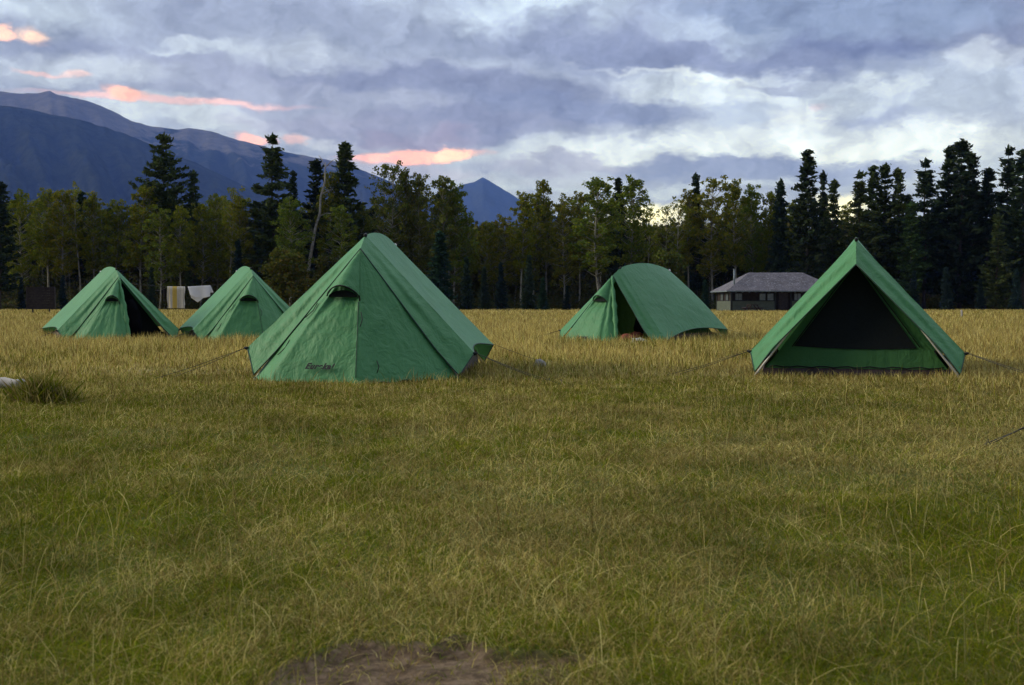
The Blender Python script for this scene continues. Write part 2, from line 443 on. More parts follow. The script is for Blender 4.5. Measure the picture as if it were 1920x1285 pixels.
# ------------------------------------------------------------------ tents
def lerp(a, b, t): return a+(b-a)*t
def V3(*a): return Vector(a)
def tent(px_apex, d, psi, label, vest=None, logo=False, seed=0, tint=(1, 1, 1), zoff=(0, 0), rearz=None, cw=1.165, dome=0.0):
    """A-frame tent; local x = right seen from the front, y = towards the back."""
    ps = R(psi)
    apex = V3((px_apex-960)/F*d, d, 0)
    O = apex-V3(math.sin(ps), math.cos(ps), 0)*.33
    O.z = float(gz(O.x, O.y))
    root = empty('frame_tent', O, -ps)
    tag(root, label, 'tent', 'green frame tents pitched on the meadow')
    def B(mb, name, m, parent=root, smooth=True, th=0):
        o = mb.build(name, m, parent, smooth); o.color = (*tint, 1)
        if th:
            md = o.modifiers.new('thickness', 'SOLIDIFY'); md.thickness = th; md.offset = 0
        return o
    nz = lambda x, y, z, s: mn.noise(Vector((x*s+seed*7.3, y*s, z*s)))
    def wr(p, amp=.012):
        a = mn.noise_vector(Vector((p.x*2.6+seed*5, p.y*2.6, p.z*2.6)))
        return p+a*amp
    A0, A1 = V3(0, .33, 1.48), V3(0, 2.34, 1.48)
    for sgn in (-1, 1):
        zc = zoff[0] if sgn < 0 else zoff[1]
        C0, C1 = V3(sgn*cw, 0, .27+zc), V3(sgn*cw, 2.67, .27+(zc*.5 if not dome else 0))
        nrm = V3(sgn*.77, 0, .64)
        def roof(s, t):
            r = V3(0, lerp(.33, 2.34, s), 1.48+(.075+dome*.045)*math.sin(math.pi*s)**.8)
            e = V3(sgn*(cw-.10*math.sin(math.pi*s)), lerp(C0.y, C1.y, s), lerp(C0.z, C1.z, s)+(.05+.07*dome)*math.sin(math.pi*s))
            p = r.lerp(e, t)
            sag = -.045*math.sin(math.pi*t)*math.sin(math.pi*s)*(1-2*dome)+dome*.035*math.sin(math.pi*t)*smooth(.35, 1, s)
            p = p+nrm*sag
            ed = math.sin(math.pi*min(max(s, .001), .999))**.5*math.sin(math.pi*min(max(t, .001), .999))**.4
            # tension folds running from the corners
            p = p+nrm*(.014*ed*mn.noise(Vector((s*3+t*5+seed, (s-t)*9, sgn*3))))
            return p
        mb = MB().grid(roof, 26, 26)
        fly = B(mb, 'fly_panel', M['fly'])
        hm = MB().tube([roof(i/20, 1.0)+V3(0, 0, -.004) for i in range(21)], .007, 5)
        B(hm, 'hem', M['hem'], fly)
        # front band between the ridge end and the pole foot; same at the back
        for end in (0, 1):
            Y = (lambda y: y) if end == 0 else (lambda y: 2.67-y)
            Ia = V3(0, .04, 1.205 if vest is None else 1.33); Ka = V3(sgn*(.85 if vest is None else .80), -.20, .31); Fa = V3(sgn*1.035, -.24, .055)
            def band(s, t):      # s across (0 = roof edge, 1 = opening edge), t down
                a = V3(0, .33, 1.48).lerp(V3(sgn*cw, 0, .27+(zc if end == 0 else (zc*.5 if not dome else 0))), t)
                if t < .74: b_ = Ia.lerp(Ka, t/.74)
                else: b_ = Ka.lerp(Fa, (t-.74)/.26)
                p = a.lerp(b_, s)
                fold = .022*math.exp(-((s-.42)/.16)**2)*math.sin(math.pi*min(t+.06, 1))-.012*math.exp(-((s-.62)/.12)**2)*math.sin(math.pi*t)
                p = p+V3(sgn*.3, -.8, .3)*fold+V3(0, -1, 0)*(.012*mn.noise(Vector((s*3+seed, t*7, sgn*2))))
                return V3(p.x, Y(p.y), p.z)
            bo = B(MB().grid(band, 14, 30), 'front_fly_band' if end == 0 else 'rear_fly_band', M['fly'])
            B(MB().tube([band(1, i/24)+V3(0, -.004 if end == 0 else .004, 0) for i in range(25)], .007, 5), 'zip_edge', M['hem'], bo)
            B(MB().tube([band(i/6, 1) for i in range(7)], .007, 5), 'hem', M['hem'], bo)
            # aluminium pole, foot outside the fly
            f0 = V3(sgn*1.065, Y(-.32 if vest is None else -.22), -.03); f1 = V3(sgn*.012, Y(.345), 1.43)
            B(MB().tube([f0, f0.lerp(f1, .5)+V3(sgn*-.012, 0, 0), f1], .0125, 8), 'pole', M['alu'])
        # guy lines from the raised corners
        for (C, yy) in ((C0, -.35), (C1, 3.0)):
            for k in range(2 if C is C0 else 1):
                e = V3(sgn*(1.95+.12*k), yy-.25*k if C is C0 else yy, -.01)
                c0 = C+V3(sgn*.01, 0, 0)
                gl = B(MB().tube([c0, c0.lerp(e, .5)+V3(0, 0, -.015), e], .0028, 5), 'guy_line', M['cord'])
                B(MB().tube([e+V3(-sgn*.02, 0, .05), e+V3(sgn*.03, 0, -.12)], .006, 5), 'stake', M['cord'], gl)
        tb = MB().tube([C0+V3(-sgn*.01, 0, -.01), C0+V3(sgn*.035, 0, .0)], [.022, .012], 6)
        B(tb, 'corner_toggle', M['black'])
    # ridge cap and knobs
    B(MB().tube([V3(0, .30, 1.475), V3(0, .345, 1.487)], .020, 8), 'ridge_knob', M['black'])
    B(MB().tube([V3(0, 2.33, 1.478), V3(0, 2.37, 1.480)], .018, 8), 'ridge_knob', M['alu'])
    B(MB().tube([V3(0, .33, 1.45), V3(0, 1.33, 1.52), V3(0, 2.34, 1.45)], .011, 8), 'ridge_pole', M['alu'])
    # inner tent: tub floor, side walls, end walls
    tubm = MB()
    bx, y0, y1 = 1.0, .02, 2.62
    def tubw(s, t):
        P = [V3(-bx, y0, 0), V3(bx, y0, 0), V3(bx, y1, 0), V3(-bx, y1, 0), V3(-bx, y0, 0)]
        k = min(int(s*4), 3); p = P[k].lerp(P[k+1], s*4-k)
        return V3(p.x*(1-.04*t), lerp(p.y, 1.32, .02*t), -.03+t*(.12+.12*(abs(p.x) > .93 and p.y > .2))+.012*mn.noise(Vector((p.x*6, p.y*6, seed))))
    tubm.grid(tubw, 96, 2); tubm.poly([(-bx, y0, .02), (bx, y0, .02), (bx, y1, .02), (-bx, y1, .02)])
    B(tubm, 'floor_tub', M['tub'], smooth=False)
    it = V3(0, .36, 1.36), V3(0, 2.3, 1.36)
    sw = MB()
    for sgn in (-1, 1):
        sw.grid(lambda s, t: V3(0, lerp(.36, 2.3, s), 1.36).lerp(V3(sgn*.95, lerp(.04, 2.6, s), .09), t)+V3(-sgn*.05*math.sin(math.pi*t), 0, -.03*math.sin(math.pi*t)), 10, 10)
    sw.grid(lambda s, t: V3(0, 2.3, 1.36).lerp(V3(lerp(-.95, .95, s), 2.6, .09), t), 6, 10)
    B(sw, 'inner_wall', M['inner'])
    def wl(u, z, fwd=0.0):    # point on the leaning front wall plane
        return V3(u, lerp(.03, .36, max(0, z)/1.36)-fwd, z)
    fw = MB()
    top = 1.30
    def front(s, t):
        z = lerp(.07, top, t); hw = .95*(1-(z-.07)/(1.36-.07))
        return wl(lerp(-hw, hw, s), z)+V3(0, .012*mn.noise(Vector((s*14, t*4, seed))), 0)
    fw.grid(front, 16, 16)
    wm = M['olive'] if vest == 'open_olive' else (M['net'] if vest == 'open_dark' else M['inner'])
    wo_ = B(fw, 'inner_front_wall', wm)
    if vest is None:
        # netting window over the front wall, its lower edge slightly sagging
        def netw(s, t):
            zb = .325-.02*math.sin(math.pi*s)-.015*s; z = lerp(zb, 1.21, t)
            hl = .645*(1-t); p = wl(lerp(-hl, hl*.97, s), z, .012)
            return p
        B(MB().grid(netw, 14, 12), 'netting_window', M['net'], wo_)
        B(MB().tube([wl(lerp(-.9, .9, i/24), .105+.008*math.sin(i*1.9), .02) for i in range(25)], .007, 5), 'door_zip', M['black'], wo_)
        for sg in (-1, 1):
            B(MB().tube([wl(sg*.66, .32, .016), wl(sg*.03, 1.2, .016)], .006, 5), 'seam', M['black'], wo_)
        # small black grommet just below the fly apex
        B(MB().tube([V3(0, .30, 1.40), V3(0, .285, 1.395)], .014, 8), 'grommet', M['black'])
    else:
        opened = vest.startswith('open')
        I = V3(0, .02, 1.32); FL = V3(-1.05, -.18, .02); FR = V3(1.03, -.22, .02)
        V1 = V3(-.82, -.56, .0); V2 = V3(.12, -.76, -.01)
        if opened: key = [(0, FL), (.30, V1), (.80, V2), (1, V3(.46, -.58, .02))]
        else: key = [(0, FL), (.2, V1), (.55, V2), (.8, V3(.62, -.50, .02)), (1, FR)]
        if vest == 'open_dark': V2 = V3(-.16, -.92, -.01); key = [(0, FL), (.36, V1), (.86, V2), (1, V3(.06, -.84, .02))]
        k1, k2 = key[1][0], key[2][0]
        def bot(s):
            for (a, p), (b, q) in zip(key, key[1:]):
                if s <= b: return p.lerp(q, (s-a)/(b-a))
            return key[-1][1]
        ZH = .31       # fraction down where the vent hood ends
        def fan(s, t):
            b_ = bot(s); p = I.lerp(b_, t)
            out = V3(b_.x*.6, -1, .35).normalized()
            amp = math.sin(math.pi*min(t*.97+.01, 1))
            inner = smooth(k1, k1+.05, s)*(1-smooth(k2-.05, k2, s))
            f_ = .018*mn.noise(Vector((s*7+seed*3, t*2.1, 2)))+.009*mn.noise(Vector((s*17+t*4+seed, t*4.2, 7)))+.004*mn.noise(Vector((s*40+seed, t*9, 5)))
            if opened: f_ = f_+.022*math.sin(s*38+seed)*smooth(.70, .9, s)
            p = p+out*(f_*min(1, t*2.5)*(.35+.65*amp))
            p = p-out*.035*float(inner)*math.exp(-((t-ZH-.06)/.09)**2)
            if t > .98: p.z += .012*math.sin(s*60)
            return p
        ve = B(MB().grid(fan, 90, 44), 'vestibule', M['fly'])
        B(MB().tube([fan(i/90, 1.0) for i in range(91)], .007, 5), 'hem', M['hem'], ve)
        # vent hood: an arched sheet standing off the cloth, dark gap beneath
        P1 = I.lerp(V1, ZH+.05); P2 = I.lerp(V2, ZH+.05); out = V3(-.25, -1, .25).normalized()
        def hood(s, t):
            e = P1.lerp(P2, s); arch = math.sin(math.pi*s)**.7
            e = e+V3(0, 0, 1)*(.085*arch)+out*(.08*arch)+out*.006
            st = I.lerp(e, .12)+out*.006
            return st.lerp(e, t)+out*(.010*math.sin(math.pi*t)*math.sin(math.pi*s))
        ho = B(MB().grid(hood, 18, 14), 'vent_hood', M['fly'], ve)
        B(MB().tube([hood(i/18, 1) for i in range(19)]+[hood(1, 1)+V3(.012, -.02, -.09)], .008, 5), 'hood_edge', M['black'], ho)
        def vent(s, t):
            a = P1.lerp(P2, lerp(.06, .94, s)); arch = math.sin(math.pi*lerp(.06, .94, s))**.7
            return a+out*.012+V3(0, 0, .07*arch*t-.012)
        B(MB().grid(vent, 12, 4), 'vent_netting', M['net'], ve)
        # zip line and small tie loops
        if not opened:
            for (s, t, ln) in ((.10, .42, .16), (.10, .70, .16), (k2+.02, .48, .15), (k2+.10, .84, .12)):
                p = fan(s, t)+out*.014; q = fan(s-.006, t+ln*.72)+out*.02
                B(MB().tube([p, p.lerp(q, .5)+V3(.02, -.008, 0), q], .0045, 5), 'tie', M['black'], ve)
            B(MB().tube([fan(k2-.01, i/20)+out*.006 for i in range(8, 20)], .004, 5), 'seam', M['hem'], ve)
        else:
            # door flap gathered beside the opening
            ff = [fan(1, i/14) for i in range(15)]
            B(MB().tube([p+V3(.0, -.01, 0) for p in ff], [.012+.035*math.sin(math.pi*i/15)+.012*math.sin(i*2.3) for i in range(15)], 9), 'rolled_door_flap', M['fly'], ve)
        if logo:
            a = I.lerp(V1, .93); b_ = I.lerp(V2, .93)
            ex = (b_-a).normalized(); up = (I-(V1+V2)/2).normalized(); nz_ = ex.cross(up).normalized(); up = nz_.cross(ex)
            for body, size, mtl, nm, at_, sh in (('Eureka!', .085, 'black', 'logo_lettering', .50, .35),):
                cu = bpy.data.curves.new(nm, 'FONT'); cu.body = body; cu.size = size; cu.shear = sh; cu.offset = .0042; cu.extrude = .0008
                cu.space_character = 1.12
                cu.materials.append(M[mtl]); lo = bpy.data.objects.new(nm, cu); col.objects.link(lo); lo.parent = ve
                pos = I.lerp(V1.lerp(V2, .37), .905)+nz_*.035
                dg = bpy.context.evaluated_depsgraph_get(); me_ = bpy.data.meshes.new_from_object(lo.evaluated_get(dg))
                bpy.data.objects.remove(lo); lo = bpy.data.objects.new(nm, me_); col.objects.link(lo); lo.parent = ve
                lo.matrix_local = Matrix.Translation(pos) @ Matrix((ex, up, nz_)).transposed().to_4x4()
    return root

tent(1604, 13.3, 15.5, 'green frame tent facing us at the right with a big black netting front', None, seed=1, cw=1.10)
tent(686, 12.75, 3.3, 'largest-looking green tent left of centre with its porch zipped shut and black lettering', 'closed', True, seed=2, zoff=(.05, 0))
tent(219, 24.5, -27, 'leftmost green tent, half turned, its porch open on a black interior', 'open_dark', seed=3)
tent(471, 24.3, -20.5, 'green tent with closed porch partly hidden behind the big tent, right of the towels', 'closed', seed=4)
tent(1163, 23.6, 35, 'green tent seen from its side like a dome, open porch showing red gear', 'open_olive', True, seed=5, tint=(.92, .95, 1), dome=1.0, zoff=(0, -.17))

def lump(name, c, d, m, label, cat, seed=0, rz=0, parent=None, amp=.18, n=20):
    mb = MB()
    def f(s, t):
        th = 2*math.pi*s; ph = math.pi*(t-.5)
        p = Vector((math.cos(th)*math.cos(ph), math.sin(th)*math.cos(ph), math.sin(ph)))
        k = 1+amp*mn.noise(p*1.7+Vector((seed*4.1, 0, 0)))*1.6+amp*.4*mn.noise(p*4.5+Vector((seed, 3, 0)))
        return Vector((p.x*d[0]/2*k, p.y*d[1]/2*k, max(p.z*k, -.75)*d[2]/2))
    mb.grid(f, n*2, n)
    o = mb.build(name, m, parent, True); o.location = c; o.rotation_euler = (0, 0, rz)
    if label: tag(o, label, cat)
    return o
M['rust'] = simple('rust_red_cloth', (.16, .035, .012), (.26, .07, .03), 6, .7, .02)
M['pale'] = simple('pale_grey_cloth', (.32, .36, .34), (.5, .54, .5), 6, .7, .02)
M['navy'] = simple('black_cloth', (.004, .004, .005), (.007, .007, .009), 6, 1.0, .02, spec=0)
g = lambda p, z=0: (p.x, p.y, float(gz(p.x, p.y))+z)
lump('stuff_sack', g(at(1178, 640, 22.7), .09), (.42, .25, .26), M['rust'], 'rust red bag lying in the open porch of the dome-like tent', 'bag', 1, .5)
lump('sleeping_bag', g(at(1192, 635, 23.0), .12), (.34, .3, .30), M['rust'], 'rust red bedding bundled in the middle of the open porch', 'bedding', 4, 1.2)
lump('plastic_bag', g(at(1199, 645, 22.6), .07), (.36, .22, .17), M['pale'], 'pale grey bag on the grass at the open porch', 'bag', 2, .2)
lump('backpack', g(at(1205, 630, 23.2), .28), (.36, .32, .75), M['navy'], 'black rucksack standing in the mouth of the dome-like tent', 'rucksack', 3, .2)
lump('backpack', g(at(245, 610, 24.15), .38), (.42, .36, .95), M['navy'], 'black rucksack standing in the leftmost tent doorway', 'rucksack', 5, .2, amp=.1)

# rock, log, tussock
M['rock'] = simple('pale_stone', (.20, .19, .17), (.36, .34, .31), 20, .9, .01)
lump('stone', g(at(1012, 690, 14.3), .05), (.14, .10, .13), M['rock'], 'small pale stone in the grass between the two nearest tents', 'stone', 2, .3, amp=.12)
lg = MB(); p0 = at(-160, 733, 10.6); p1 = at(44, 731, 10.2)
p0.z = float(gz(p0.x, p0.y))+.055; p1.z = float(gz(p1.x, p1.y))+.05
p0.z += .05; p1.z += .04
lg.tube([p0.lerp(p1, i/12)+Vector((0, .01*math.sin(i*1.3), .006*math.sin(i*2.1))) for i in range(13)], [.055-.001*i+.003*math.sin(i*2.7) for i in range(13)], 12)
tag(lg.build('log', M['deadwood'], None, True), 'bleached bare log lying in the grass at the left edge', 'log')

# clothesline and towels
D = 50.0
pa, pb = at(196, 523, D+1.0), at(462, 526, D+1.0)
for p, lb in ((pa, 'thin wooden post of the clothesline behind the leftmost tent'), (pb, 'thin wooden post of the clothesline behind the second tent')):
    tag(MB().tube([Vector((p.x, p.y, -.1)), Vector((p.x+.03, p.y, 1.0)), Vector((p.x+.02, p.y, p.z+.06))], [.04, .035, .028], 8).build('clothesline_post', M['deadwood'], None, True), lb, 'post')
def rope(s):
    p = pa.lerp(pb, s); return p+Vector((0, 0, -.30*4*s*(1-s)))
def rope_at(px):
    x0, x1 = pa.x, pb.x; s = ((px-960)/F*(D+1)-x0)/(x1-x0); return rope(s)
tag(MB().tube([rope(i/30) for i in range(31)], .008, 5).build('clothesline', M['cord']), 'thin cord strung between two posts with two towels on it', 'clothesline')
def striped(N):
    x = N.n('ShaderNodeSeparateXYZ', i_0=objco(N)).outputs[0]
    f = N.m('MULTIPLY', x, 1/.73)
    Wt, Yl, Gr, Bk = (.66, .64, .58), (.55, .40, .10), (.30, .27, .22), (.10, .09, .09)
    st = [(0, Wt), (.04, Gr), (.07, Wt), (.12, Yl), (.15, Wt), (.20, Gr), (.23, Wt), (.27, Bk), (.29, Wt), (.31, Yl), (.50, (.62, .46, .13)), (.56, Gr), (.58, Wt), (.63, Bk), (.65, Wt),
          (.70, Gr), (.73, Wt), (.77, Bk), (.79, Wt), (.84, Gr), (.87, Wt), (.92, Gr), (.95, Wt)]
    n1 = N.noise(objco(N), 90, 3, .6).outputs[0]
    return princ(N, N.ramp(f, st, 'CONSTANT'), .95, n1, .5, .01, .1)
def towel(pxl, pxr, ybot, ybot2, m, label, skew=0, seed=0):
    a, b_ = rope_at(pxl), rope_at(pxr)
    wd = b_.x-a.x; root = None
    zb = at(960, ybot, D).z; zb2 = at(960, ybot2, D).z
    mb = MB()
    for side, zz, yo in ((0, zb, -.035), (1, zb2, .035)):
        def f(s, t):
            top_ = a.lerp(b_, s); L = top_.z-zz
            z = top_.z-L*t+.008; x = top_.x+(.015*math.sin(t*7+seed)+.02*math.sin(s*9+t*3)*t)
            y = top_.y+yo*min(1, t*8)+.03*math.sin(s*11+seed)*t+.01*math.sin(s*25)*t
            return Vector((x-a.x, y-a.y, z-a.z))
        mb.grid(f, 24, 24)
    o = mb.build('towel', m, None, True); o.location = a
    md = o.modifiers.new('thickness', 'SOLIDIFY'); md.thickness = .006
    tag(o, label, 'towel', 'towels hung out to dry'); return o
towel(314, 347, 579, 573, mat('striped_terry', striped), 'yellow and white striped towel on the clothesline', 0, 1)
M['terry'] = simple('white_terry', (.74, .77, .84), (.82, .84, .88), 40, .95, .01)
tw = MB()
zt = [(353, 538), (392, 531), (399, 550), (366, 563)]
def q4(P, s, t, y):
    a, b_, c, d_ = [at(px_, py_, D+y) for px_, py_ in P]
    return a.lerp(b_, s).lerp(d_.lerp(c, s), t)
cpt = rope_at(353)
ra, rb = rope_at(353), rope_at(395)
def wt1(s, t):
    top_ = ra.lerp(rb, s); d_ = lerp(.36, .46, s)+.10*math.sin(math.pi*s)
    return top_+Vector((.10*t*(.5-s)+.05*t, -.03-.03*math.sin(s*9)*t, -d_*t+.006))
def wt2(s, t):
    top_ = ra.lerp(rb, s); L = .30+.38*max(0, 1-abs(s-.30)/.55)
    return top_+Vector((.12*t, .03+.03*math.sin(s*8+1)*t, -L*t+.006))
tw.grid(wt1, 20, 16); tw.grid(wt2, 20, 16)
o = tw.build('towel', M['terry'], None, True); md = o.modifiers.new('thickness', 'SOLIDIFY'); md.thickness = .006
tag(o, 'white towel hanging askew on the clothesline', 'towel', 'towels hung out to dry')

# dark board on legs at the wood's edge
M['darkwood'] = simple('dark_stained_wood', (.022, .018, .018), (.045, .036, .034), 6, .85, .02)
bp = at(77, 582, 96); bo = empty('notice_board', (bp.x, bp.y, 0), R(4)); tag(bo, 'dark brown board on two short legs before the trees at the left', 'board')
mb = MB()
for k in range(8): mb.box((0, .0, .58+.2*k), (2.05, .10, .192))
mb.build('panel', M['darkwood'], bo)
mb = MB()
for (c, d_) in (((0, -.03, 2.11), (2.17, .2, .07)), ((-1.06, -.03, 1.28), (.08, .18, 1.6)), ((1.06, -.03, 1.28), (.08, .18, 1.6)), ((0, -.03, .45), (2.17, .2, .07))): mb.box(c, d_)
mb.build('frame', M['darkwood'], bo)
for sx in (-.65, .62): MB().box((sx, .06, .2), (.1, .1, .62)).build('leg', M['darkwood'], bo)

# post in the field at right
sp_ = at(1803, 600, 61); mb = MB().tube([(sp_.x, sp_.y, -.1), (sp_.x+.01, sp_.y, .25), (sp_.x-.01, sp_.y, .50)], [.06, .055, .045], 8)
tag(mb.build('stump', M['deadwood'], None, True), 'short weathered stake standing in the straw right of the tents', 'stake')

# cords of a tent that stands outside the frame at the right
st = at(1846, 838, 6.45); z0 = float(gz(st.x, st.y))
gr_ = empty('guy_line', (st.x, st.y, z0)); tag(gr_, 'pair of dark tent cords pegged into the grass at the right edge', 'guy line')
for k in range(2):
    e = at(2010, 752+6*k, 6.9+.1*k)-Vector((st.x, st.y, z0)); e2 = e*1.9
    MB().tube([(0, .05*k, .0), e*.6+Vector((0, 0, -.01)), e2], .0035, 6).build('cord', M['cord'], gr_, True)
MB().tube([(.02, 0, .04), (-.05, 0, -.1)], .005, 6).build('peg', M['cord'], gr_)

# ------------------------------------------------------------------ hut
def shingle(N):
    co = objco(N)
    br = N.n('ShaderNodeTexBrick', i_Vector=N.n('ShaderNodeTexCoord').outputs['UV'])
    n1 = N.noise(co, 1.1, 5, .7).outputs[0]; n2 = N.noise(co, 5, 4, .7).outputs[0]; n0 = N.noise(co, 16, 3, .6).outputs[0]
    c = N.ramp(n1, [(.3, (.055, .052, .060)), (.55, (.12, .112, .13)), (.8, (.17, .155, .17))])
    c = N.mix(N.ramp(n2, [(.56, 0), (.64, .9)]), c, (.30, .31, .35))
    c = N.mix(N.ramp(n0, [(.4, .5), (.6, 0)]), c, (.06, .055, .06))
    z = N.n('ShaderNodeSeparateXYZ', i_0=co).outputs[2]
    rows = N.m('FRACT', N.m('MULTIPLY', z, 5.0))
    return princ(N, c, .9, N.m('ADD', rows, N.m('MULTIPLY', n0, .5)), .6, .04)
def siding(N):
    co = objco(N); z = N.n('ShaderNodeSeparateXYZ', i_0=co).outputs[2]
    n1 = N.noise(co, 2.5, 5, .65).outputs[0]
    c = N.ramp(n1, [(.3, (.065, .082, .060)), (.7, (.115, .135, .10))])
    return princ(N, c, .85, n1, .2, .01)
M['shingle'] = mat('weathered_shingles', shingle); M['siding'] = mat('grey_green_boards', siding)
M['dark_interior'] = simple('dark_interior_shade', (.014, .010, .008), (.03, .022, .018), 5, .9)  # near-black wall colour standing in for the shade inside the upper openings
M['glass'] = simple('dusty_pane', (.10, .125, .13), (.16, .19, .20), 3, .25, spec=.5)
M['postpaint'] = simple('dark_painted_post', (.02, .026, .028), (.035, .04, .04), 6, .8)
M['stove'] = simple('galvanised_pipe', (.12, .16, .18), (.2, .24, .26), 6, .5)
hc = at(1371, 586, 131.0)
hut = empty('cabin', (hc.x, hc.y, 0), R(4.5)); tag(hut, 'low grey green cabin with a hipped shingle roof before the trees', 'cabin')
L, Wd, EV = 11.6, 6.2, 2.35
# local: x along the front from the left front corner, y to the back
lap = MB()
def lapwall(mb, a, b_, z0, z1):
    a = Vector(a); b_ = Vector(b_); n_ = int((z1-z0)/.13)+1; t = (b_-a).normalized(); nrm = Vector((t.y, -t.x, 0))
    for k in range(n_):
        za, zb = z0+(z1-z0)*k/n_, z0+(z1-z0)*(k+1)/n_
        p = [a+nrm*.05, b_+nrm*.05, b_+nrm*.02, a+nrm*.02]
        mb.poly([(p[0].x, p[0].y, za), (p[1].x, p[1].y, za), (p[2].x, p[2].y, zb), (p[3].x, p[3].y, zb)])
        mb.poly([(p[0].x, p[0].y, za), (a.x, a.y, za), (b_.x, b_.y, za), (p[1].x, p[1].y, za)])
lapwall(lap, (.12, 0, 0), (4.75, 0, 0), .12, 1.16); lapwall(lap, (6.6, 0, 0), (L, 0, 0), .12, 1.16); lapwall(lap, (0, Wd, 0), (0, .12, 0), .12, 1.16)
lap.build('siding', M['siding'], hut)
mb = MB(); mb.box((L/2, Wd/2+.06, 1.2), (L-.06, Wd-.1, 2.3)); mb.build('wall', M['dark_interior'], hut)
mb = MB(); mb.box((L/2, Wd/2, .04), (L+.3, Wd+.3, .12)); mb.build('footing', M['rock'], hut)
for i, (x, y) in enumerate(((.0, 0), (.0, Wd), (L, 0), (L, Wd), (4.8, -.02), (6.55, -.02))):
    MB().box((x, y, 1.2), (.16, .16, 2.3)).build('corner_post', M['postpaint'], hut)
def window(x0, x1, z0, z1, side=0, panes=2):
    mb = MB()
    def bx_(xa, xb, za, zb, th, y):
        if side == 0: mb2.box(((xa+xb)/2, y, (za+zb)/2), (xb-xa, th, zb-za))
        else: mb2.box((y, (xa+xb)/2, (za+zb)/2), (th, xb-xa, zb-za))
    mb2 = MB()
    for (a, b_, c, d_) in ((x0-.05, x0, z0, z1), (x1, x1+.05, z0, z1), (x0-.05, x1+.05, z1, z1+.05), (x0-.05, x1+.05, z0-.05, z0)): bx_(a, b_, c, d_, .05, -.035)
    for k in range(1, panes): xm = x0+(x1-x0)*k/panes; bx_(xm-.02, xm+.02, z0, z1, .04, -.03)
    wf_ = mb2.build('window', M['postpaint'], hut); mb2 = MB(); bx_(x0, x1, z0, z1, .01, -.02); mb2.build('pane', M['glass'], wf_)
window(.45, 1.15, 1.28, 1.95); window(3.10, 3.72, 1.25, 1.95, panes=1); window(3.95, 4.6, 1.25, 1.95, panes=1); window(6.9, 7.6, 1.25, 1.95); window(8.6, 9.3, 1.25, 1.95)
window(1.2, 2.2, 1.25, 1.95, 1); window(3.4, 4.4, 1.25, 1.95, 1)
MB().box((5.67, -.03, 1.1), (1.0, .06, 2.0)).build('door', M['darkwood'], hut)
MB().box((4.75/2, -.06, 1.195), (4.7, .09, .05)).build('sill', M['postpaint'], hut)
ov = .62
e = [(-ov, -ov), (L+ov, -ov), (L+ov, Wd+ov), (-ov, Wd+ov)]; rh = 4.32; rx = Wd/2+ov-.3
r0, r1 = (-ov+rx, Wd/2, rh), (L+ov-rx, Wd/2, rh)
mb = MB()
ez = EV-.08
def rplane(a, b_, c, d_, nu=24, nv=10):
    a, b_, c, d_ = map(Vector, (a, b_, c, d_))
    def f(s, t):
        p = a.lerp(b_, s).lerp(d_.lerp(c, s), t); p.z += .03*mn.noise(p*1.3)-.05*math.sin(math.pi*s)*t*.4; return p
    mb.grid(f, nu, nv)
E = [(x, y, ez) for x, y in e]
rplane(E[0], E[1], r1, r0); rplane(E[1], E[2], r1, r1, 14); rplane(E[2], E[3], r0, r1); rplane(E[3], E[0], r0, r0, 14)
ro = mb.build('roof', M['shingle'], hut); md = ro.modifiers.new('thickness', 'SOLIDIFY'); md.thickness = .09; md.offset = -1
mb = MB(); mb.poly([(x, y, ez-.10) for x, y in e]); 
for k in range(4):
    a, b_ = Vector(E[k]), Vector(E[(k+1) % 4]); c = (a+b_)/2; dd = b_-a
    mb.box((c.x, c.y, ez-.06), (max(abs(dd.x), .04), max(abs(dd.y), .04), .10))
mb.build('fascia', M['stove'], ro)
mb = MB()
for k in range(18): mb.box((-.3+k*.72, -.34, ez-.15), (.07, .5, .09))
mb.build('rafter_ends', M['siding'], ro)
MB().tube([(.55, .9, 2.4), (.55, .9, 4.55)], .10, 10).build('stovepipe', M['stove'], hut, True)
MB().tube([(.55, .9, 4.55), (.55, .9, 4.62)], .15, 10).build('stovepipe_cap', M['stove'], hut, True)

# picnic table seen end on
pt = at(1411, 588, 124); pr = empty('picnic_table', (pt.x, pt.y, 0), R(92)); tag(pr, 'dark wooden picnic table end-on in front of the cabin wall', 'picnic table')
M['tablewood'] = simple('reddish_dark_wood', (.022, .010, .009), (.045, .02, .017), 8, .8)
for k in range(5): MB().box((0, -.32+.16*k, .76), (1.9, .15, .045)).build('tabletop_plank', M['tablewood'], pr)
for sy in (-1, 1):
    mb = MB(); mb.box((0, sy*.68, .46), (1.9, .13, .045)); mb.box((0, sy*.83, .46), (1.9, .13, .045)); mb.build('bench_seat', M['tablewood'], pr)
for sx in (-.7, .7):
    for sy in (-1, 1): MB().tube([(sx, sy*.28, .74), (sx, sy*.80, 0)], .055, 4).build('leg', M['tablewood'], pr)
    MB().box((sx+.06, 0, .41), (.05, 1.75, .09)).build('crossbeam', M['tablewood'], pr)

